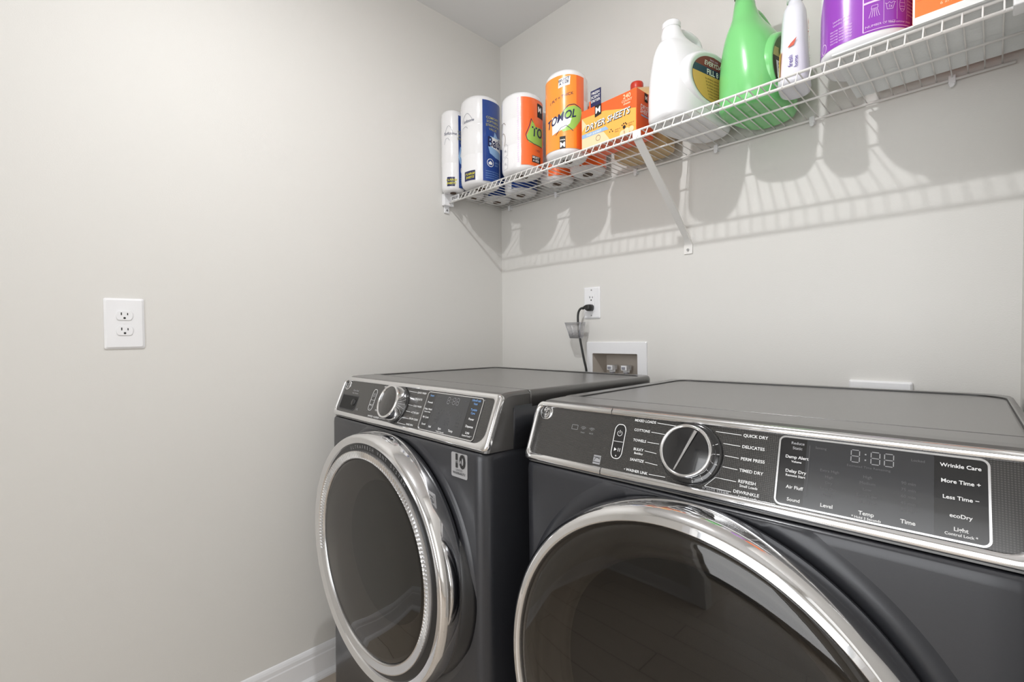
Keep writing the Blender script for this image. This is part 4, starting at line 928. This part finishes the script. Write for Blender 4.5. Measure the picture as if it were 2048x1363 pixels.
for q, (z0, z1) in enumerate(((0.016, 0.080),)):
    b.add([(-0.0305, -0.024, z0), (-0.0240, -0.0465, z0), (-0.0215, -0.0445, z1), (-0.0275, -0.024, z1)], [(0, 1, 2, 3)], M['boxyellow'])
for z, s_, m_, sz in ((0.138, 'ACE', 'redprint', 0.020), (0.100, 'ODOR', 'redprint', 0.012), (0.060, 'SPRAY', 'maroon', 0.012)):
    b.text(s_, M[m_], lambda a, c, z=z: Vector((0.0318-0.0055*(z/0.15)+0.0005, 0.000-c, z+a)), sz, 'CENTER', 0.02)
b.build('label_print', spray_body)
tag(t, 'slim white spray bottle overhanging the shelf front, between the green jug and purple tub', 'bottle')

# corrugated tray, purple tub and orange carton
t = empty('corrugated_tray', (1.462, -0.172, ZD))
b = MB(); x0, x1 = 1.326-1.462, 1.5975-1.462; ys = [(-0.124+0.250*i/84) for i in range(85)]
V = []; F = []
for i, y in enumerate(ys):
    z = 0.0003 if i % 2 else 0.0012; V += [(x0, y, z), (x1, y, z)]
F = [(2*i, 2*i+2, 2*i+3, 2*i+1) for i in range(84)]; b.add(V, F, M['corr'])
b.box((x0, ys[0], 0.0012), (x1, ys[-1], 0.0040), M['corr']); base = b.build('tray_floor', t)
b = MB(); b.box((1.453-1.462, ys[0]-0.0026, 0.0008), (x1, ys[0]-0.0004, 0.013), M['corr']); b.build('front_lip', t)
tag(t, 'white ribbed corrugated sheet lying on the shelf under the purple tub and orange carton', 'tray')
t = empty('laundry_pod_tub', (1.370, -0.2115, ZD+0.0042))
tx, ty, te = 0.078, 0.0850, 2.6
b = MB(); bottle_loft(b, [(0.0, 0, 0, tx-0.012, ty-0.012, te), (0.003, 0, 0, tx-0.004, ty-0.004, te), (0.010, 0, 0, tx, ty, te), (0.170, 0, 0, tx, ty, te), (0.180, 0, 0, tx-0.003, ty-0.003, te), (0.184, 0, 0, tx-0.012, ty-0.012, te)], M['hdpe']); b.build('body', t)
b = MB(); bottle_loft(b, [(0.1835, 0, 0, tx-0.002, ty-0.002, te), (0.186, 0, 0, tx+0.002, ty+0.002, te), (0.205, 0, 0, tx+0.002, ty+0.002, te), (0.209, 0, 0, tx-0.004, ty-0.004, te)], M['hdpe']); b.build('lid', t)
def tubmap(u0, z0, h=0.0006):     # u in metres along the front from the point facing the room's -y
    def f(s_, q):
        a = -math.pi/2+(u0+s_)/0.083; c, sn = math.cos(a), math.sin(a)
        return Vector(((tx+h)*math.copysign(abs(c)**(2/te), c), (ty+h)*math.copysign(abs(sn)**(2/te), sn), z0+q))
    return f
b = MB(); N = 60
def ztop(q): return 0.052+0.108*min(1, max(0, (q-0.02)/0.22))**0.8
for j in range(N):
    q0, q1 = j/N, (j+1)/N; u0, u1 = -0.115+0.245*q0, -0.115+0.245*q1; f0 = tubmap(u0, 0, 0.0004); f1 = tubmap(u1, 0, 0.0004)
    zs0 = [0.0155+(ztop(q0)-0.0155)*k/5 for k in range(6)]; zs1 = [0.0155+(ztop(q1)-0.0155)*k/5 for k in range(6)]
    for k in range(5): b.add([f0(0, zs0[k]), f1(0, zs1[k]), f1(0, zs1[k+1]), f0(0, zs0[k+1])], [(0, 1, 2, 3)], M['purple'], None, True)
lb_ = b.build('label', t, label='glossy purple label')
b = MB()
def tline(P, wd):
    for (u0, z0), (u1, z1) in zip(P[:-1], P[1:]):
        n = max(1, int(abs(u1-u0)/0.006))
        for i in range(n):
            a0, a1 = u0+(u1-u0)*i/n, u0+(u1-u0)*(i+1)/n; c0, c1 = z0+(z1-z0)*i/n, z0+(z1-z0)*(i+1)/n
            d = Vector((a1-a0, c1-c0)).normalized(); nx, nz = -d.y*wd/2, d.x*wd/2; g = tubmap(0, 0, 0.0009)
            b.add([g(a0+nx, c0+nz), g(a0-nx, c0-nz), g(a1-nx, c1-nz), g(a1+nx, c1+nz)], [(0, 1, 2, 3)], M['pink'])
tline([(0.004, 0.150), (0.004, 0.0195), (0.115, 0.0195)], 0.0012); tline([(0.004, 0.074), (0.060, 0.074), (0.112, 0.074)], 0.0038)
for u in (0.034, 0.060, 0.085): tline([(u, 0.150), (u, 0.031)], 0.0007)
b.text('NUMBER OF PACS', M['pink'], tubmap(0.006, 0.0275, 0.001), 0.0062, 'LEFT'); b.text('Keep container closed', M['pink'], tubmap(0.044, 0.0265, 0.001), 0.0056, 'LEFT')
for k, ru in enumerate((0.019,)):
    tline([(ru-0.004, 0.066), (ru+0.005, 0.066), (ru+0.005, 0.060), (ru-0.005, 0.060), (ru-0.004, 0.066)], 0.0007)
    for q in (-0.008, -0.004, 0, 0.004, 0.008): tline([(ru+q*0.5, 0.059), (ru+q, 0.044)], 0.0007)
tline([(0.038, 0.064), (0.040, 0.052), (0.051, 0.052), (0.055, 0.064)], 0.0008); tline([(0.036, 0.064), (0.040, 0.062), (0.044, 0.065), (0.048, 0.062), (0.052, 0.065), (0.057, 0.063)], 0.0007); b.text('1x', M['pink'], tubmap(0.046, 0.057, 0.001), 0.008)
tline([(0.0725+0.007*math.cos(R_(a)), 0.058+0.013*math.sin(R_(a))) for a in range(0, 361, 30)], 0.0007)
for z in (0.062, 0.055, 0.050): tline([(0.067, z), (0.078, z)], 0.0007)
for i in range(5): b.text('Pod use directions', M['pink'], tubmap(0.0870, 0.066-0.0065*i, 0.001), 0.0048, 'LEFT')
for i in range(5): b.text('Warning: keep away', M['pink'], tubmap(-0.047, 0.048-0.0058*i, 0.001), 0.0050, 'LEFT')
for i in range(2): b.text('Laundry pacs', M['pink'], tubmap(-0.040, 0.066-0.0068*i, 0.001), 0.0058, 'LEFT')
b.text('large load', M['pink'], tubmap(0.019, 0.086, 0.001), 0.0058, 'CENTER'); b.text('wash load', M['pink'], tubmap(0.019, 0.093, 0.001), 0.0058, 'CENTER')
tline([(0.012, 0.125), (0.011, 0.106), (0.019, 0.108), (0.027, 0.116)], 0.001)
tline([(-0.068+0.009*math.cos(R_(a)), 0.026+0.010*math.sin(R_(a))) for a in range(0, 361, 30)], 0.0014)
b.build('label_print', lb_)
tag(t, 'white tub with a glossy purple label standing on the ribbed sheet', 'tub')
t = empty('laundry_carton', (1.523, -0.172, ZD+0.0042))
b = MB(); b.box((-0.0720, -0.1225, 0.0), (0.0740, 0.110, 0.235), M['boxorange']); cb = b.build('carton', t, bevel=0.002)
b = MB()
def cf(a, c, h=0.0006): return Vector((a, -0.1225-h, c))
b.add([cf(-0.0715, 0.012), cf(0.073, 0.012), cf(0.073, 0.232), cf(-0.0715, 0.232)], [(0, 1, 2, 3)], M['carton'])
b.add([cf(-0.0715, 0.001), cf(0.073, 0.001), cf(0.073, 0.012), cf(-0.0715, 0.012)], [(0, 1, 2, 3)], M['whiteprint'])
b.add([cf(-0.0715, 0.001, 0.0008), cf(-0.0685, 0.001, 0.0008), cf(-0.0685, 0.232, 0.0008), cf(-0.0715, 0.232, 0.0008)], [(0, 1, 2, 3)], M['whiteprint'])
b.add([cf(-0.038, 0.056, 0.001), cf(-0.012, 0.056, 0.001), cf(-0.012, 0.086, 0.001), cf(-0.038, 0.086, 0.001)], [(0, 1, 2, 3)], M['sky'])
b.text('120', M['boxyellow'], lambda a, c: cf(-0.018+a, 0.041+c, 0.001), 0.012, 'CENTER', 0.02); b.text('sheets', M['boxyellow'], lambda a, c: cf(-0.018+a, 0.031+c, 0.001), 0.009, 'CENTER', 0.01); b.text('6 in x 9 in', M['boxpale'], lambda a, c: cf(-0.018+a, 0.022+c, 0.001), 0.008, 'CENTER')
b.add([cf(-0.066, 0.0405, 0.0009), cf(-0.028, 0.0405, 0.0009), cf(-0.028, 0.0411, 0.0009), cf(-0.066, 0.0411, 0.0009)], [(0, 1, 2, 3)], M['redprint'])
b.build('carton_print', cb)
tag(t, 'tall plain orange carton at the right end of the shelf, beside the purple tub', 'box')

# ------------------------------------------------------------------ printing belongs to the surface it is printed on
def join_print(par, ch):
    a, c = par.data, ch.data; base = len(a.materials); nv = len(a.vertices)
    V = [tuple(v.co) for v in a.vertices]+[tuple(v.co) for v in c.vertices]
    F = [tuple(p.vertices) for p in a.polygons]+[tuple(i+nv for i in p.vertices) for p in c.polygons]
    mi = [p.material_index for p in a.polygons]+[p.material_index+base for p in c.polygons]
    sm = [p.use_smooth for p in a.polygons]+[False]*len(c.polygons)
    me = bpy.data.meshes.new(par.name); me.from_pydata(V, [], F)
    for m in list(a.materials)+list(c.materials): me.materials.append(m)
    for p, i, q in zip(me.polygons, mi, sm): p.material_index = i; p.use_smooth = q
    par.data = me; bpy.data.objects.remove(ch)
for o in list(C.objects):
    if o.type == 'MESH' and o.parent and o.parent.type == 'MESH' and o.name.split('.')[0] in ('white_lettering', 'grey_lettering', 'label_print', 'carton_print', 'lettering'):
        join_print(o.parent, o)
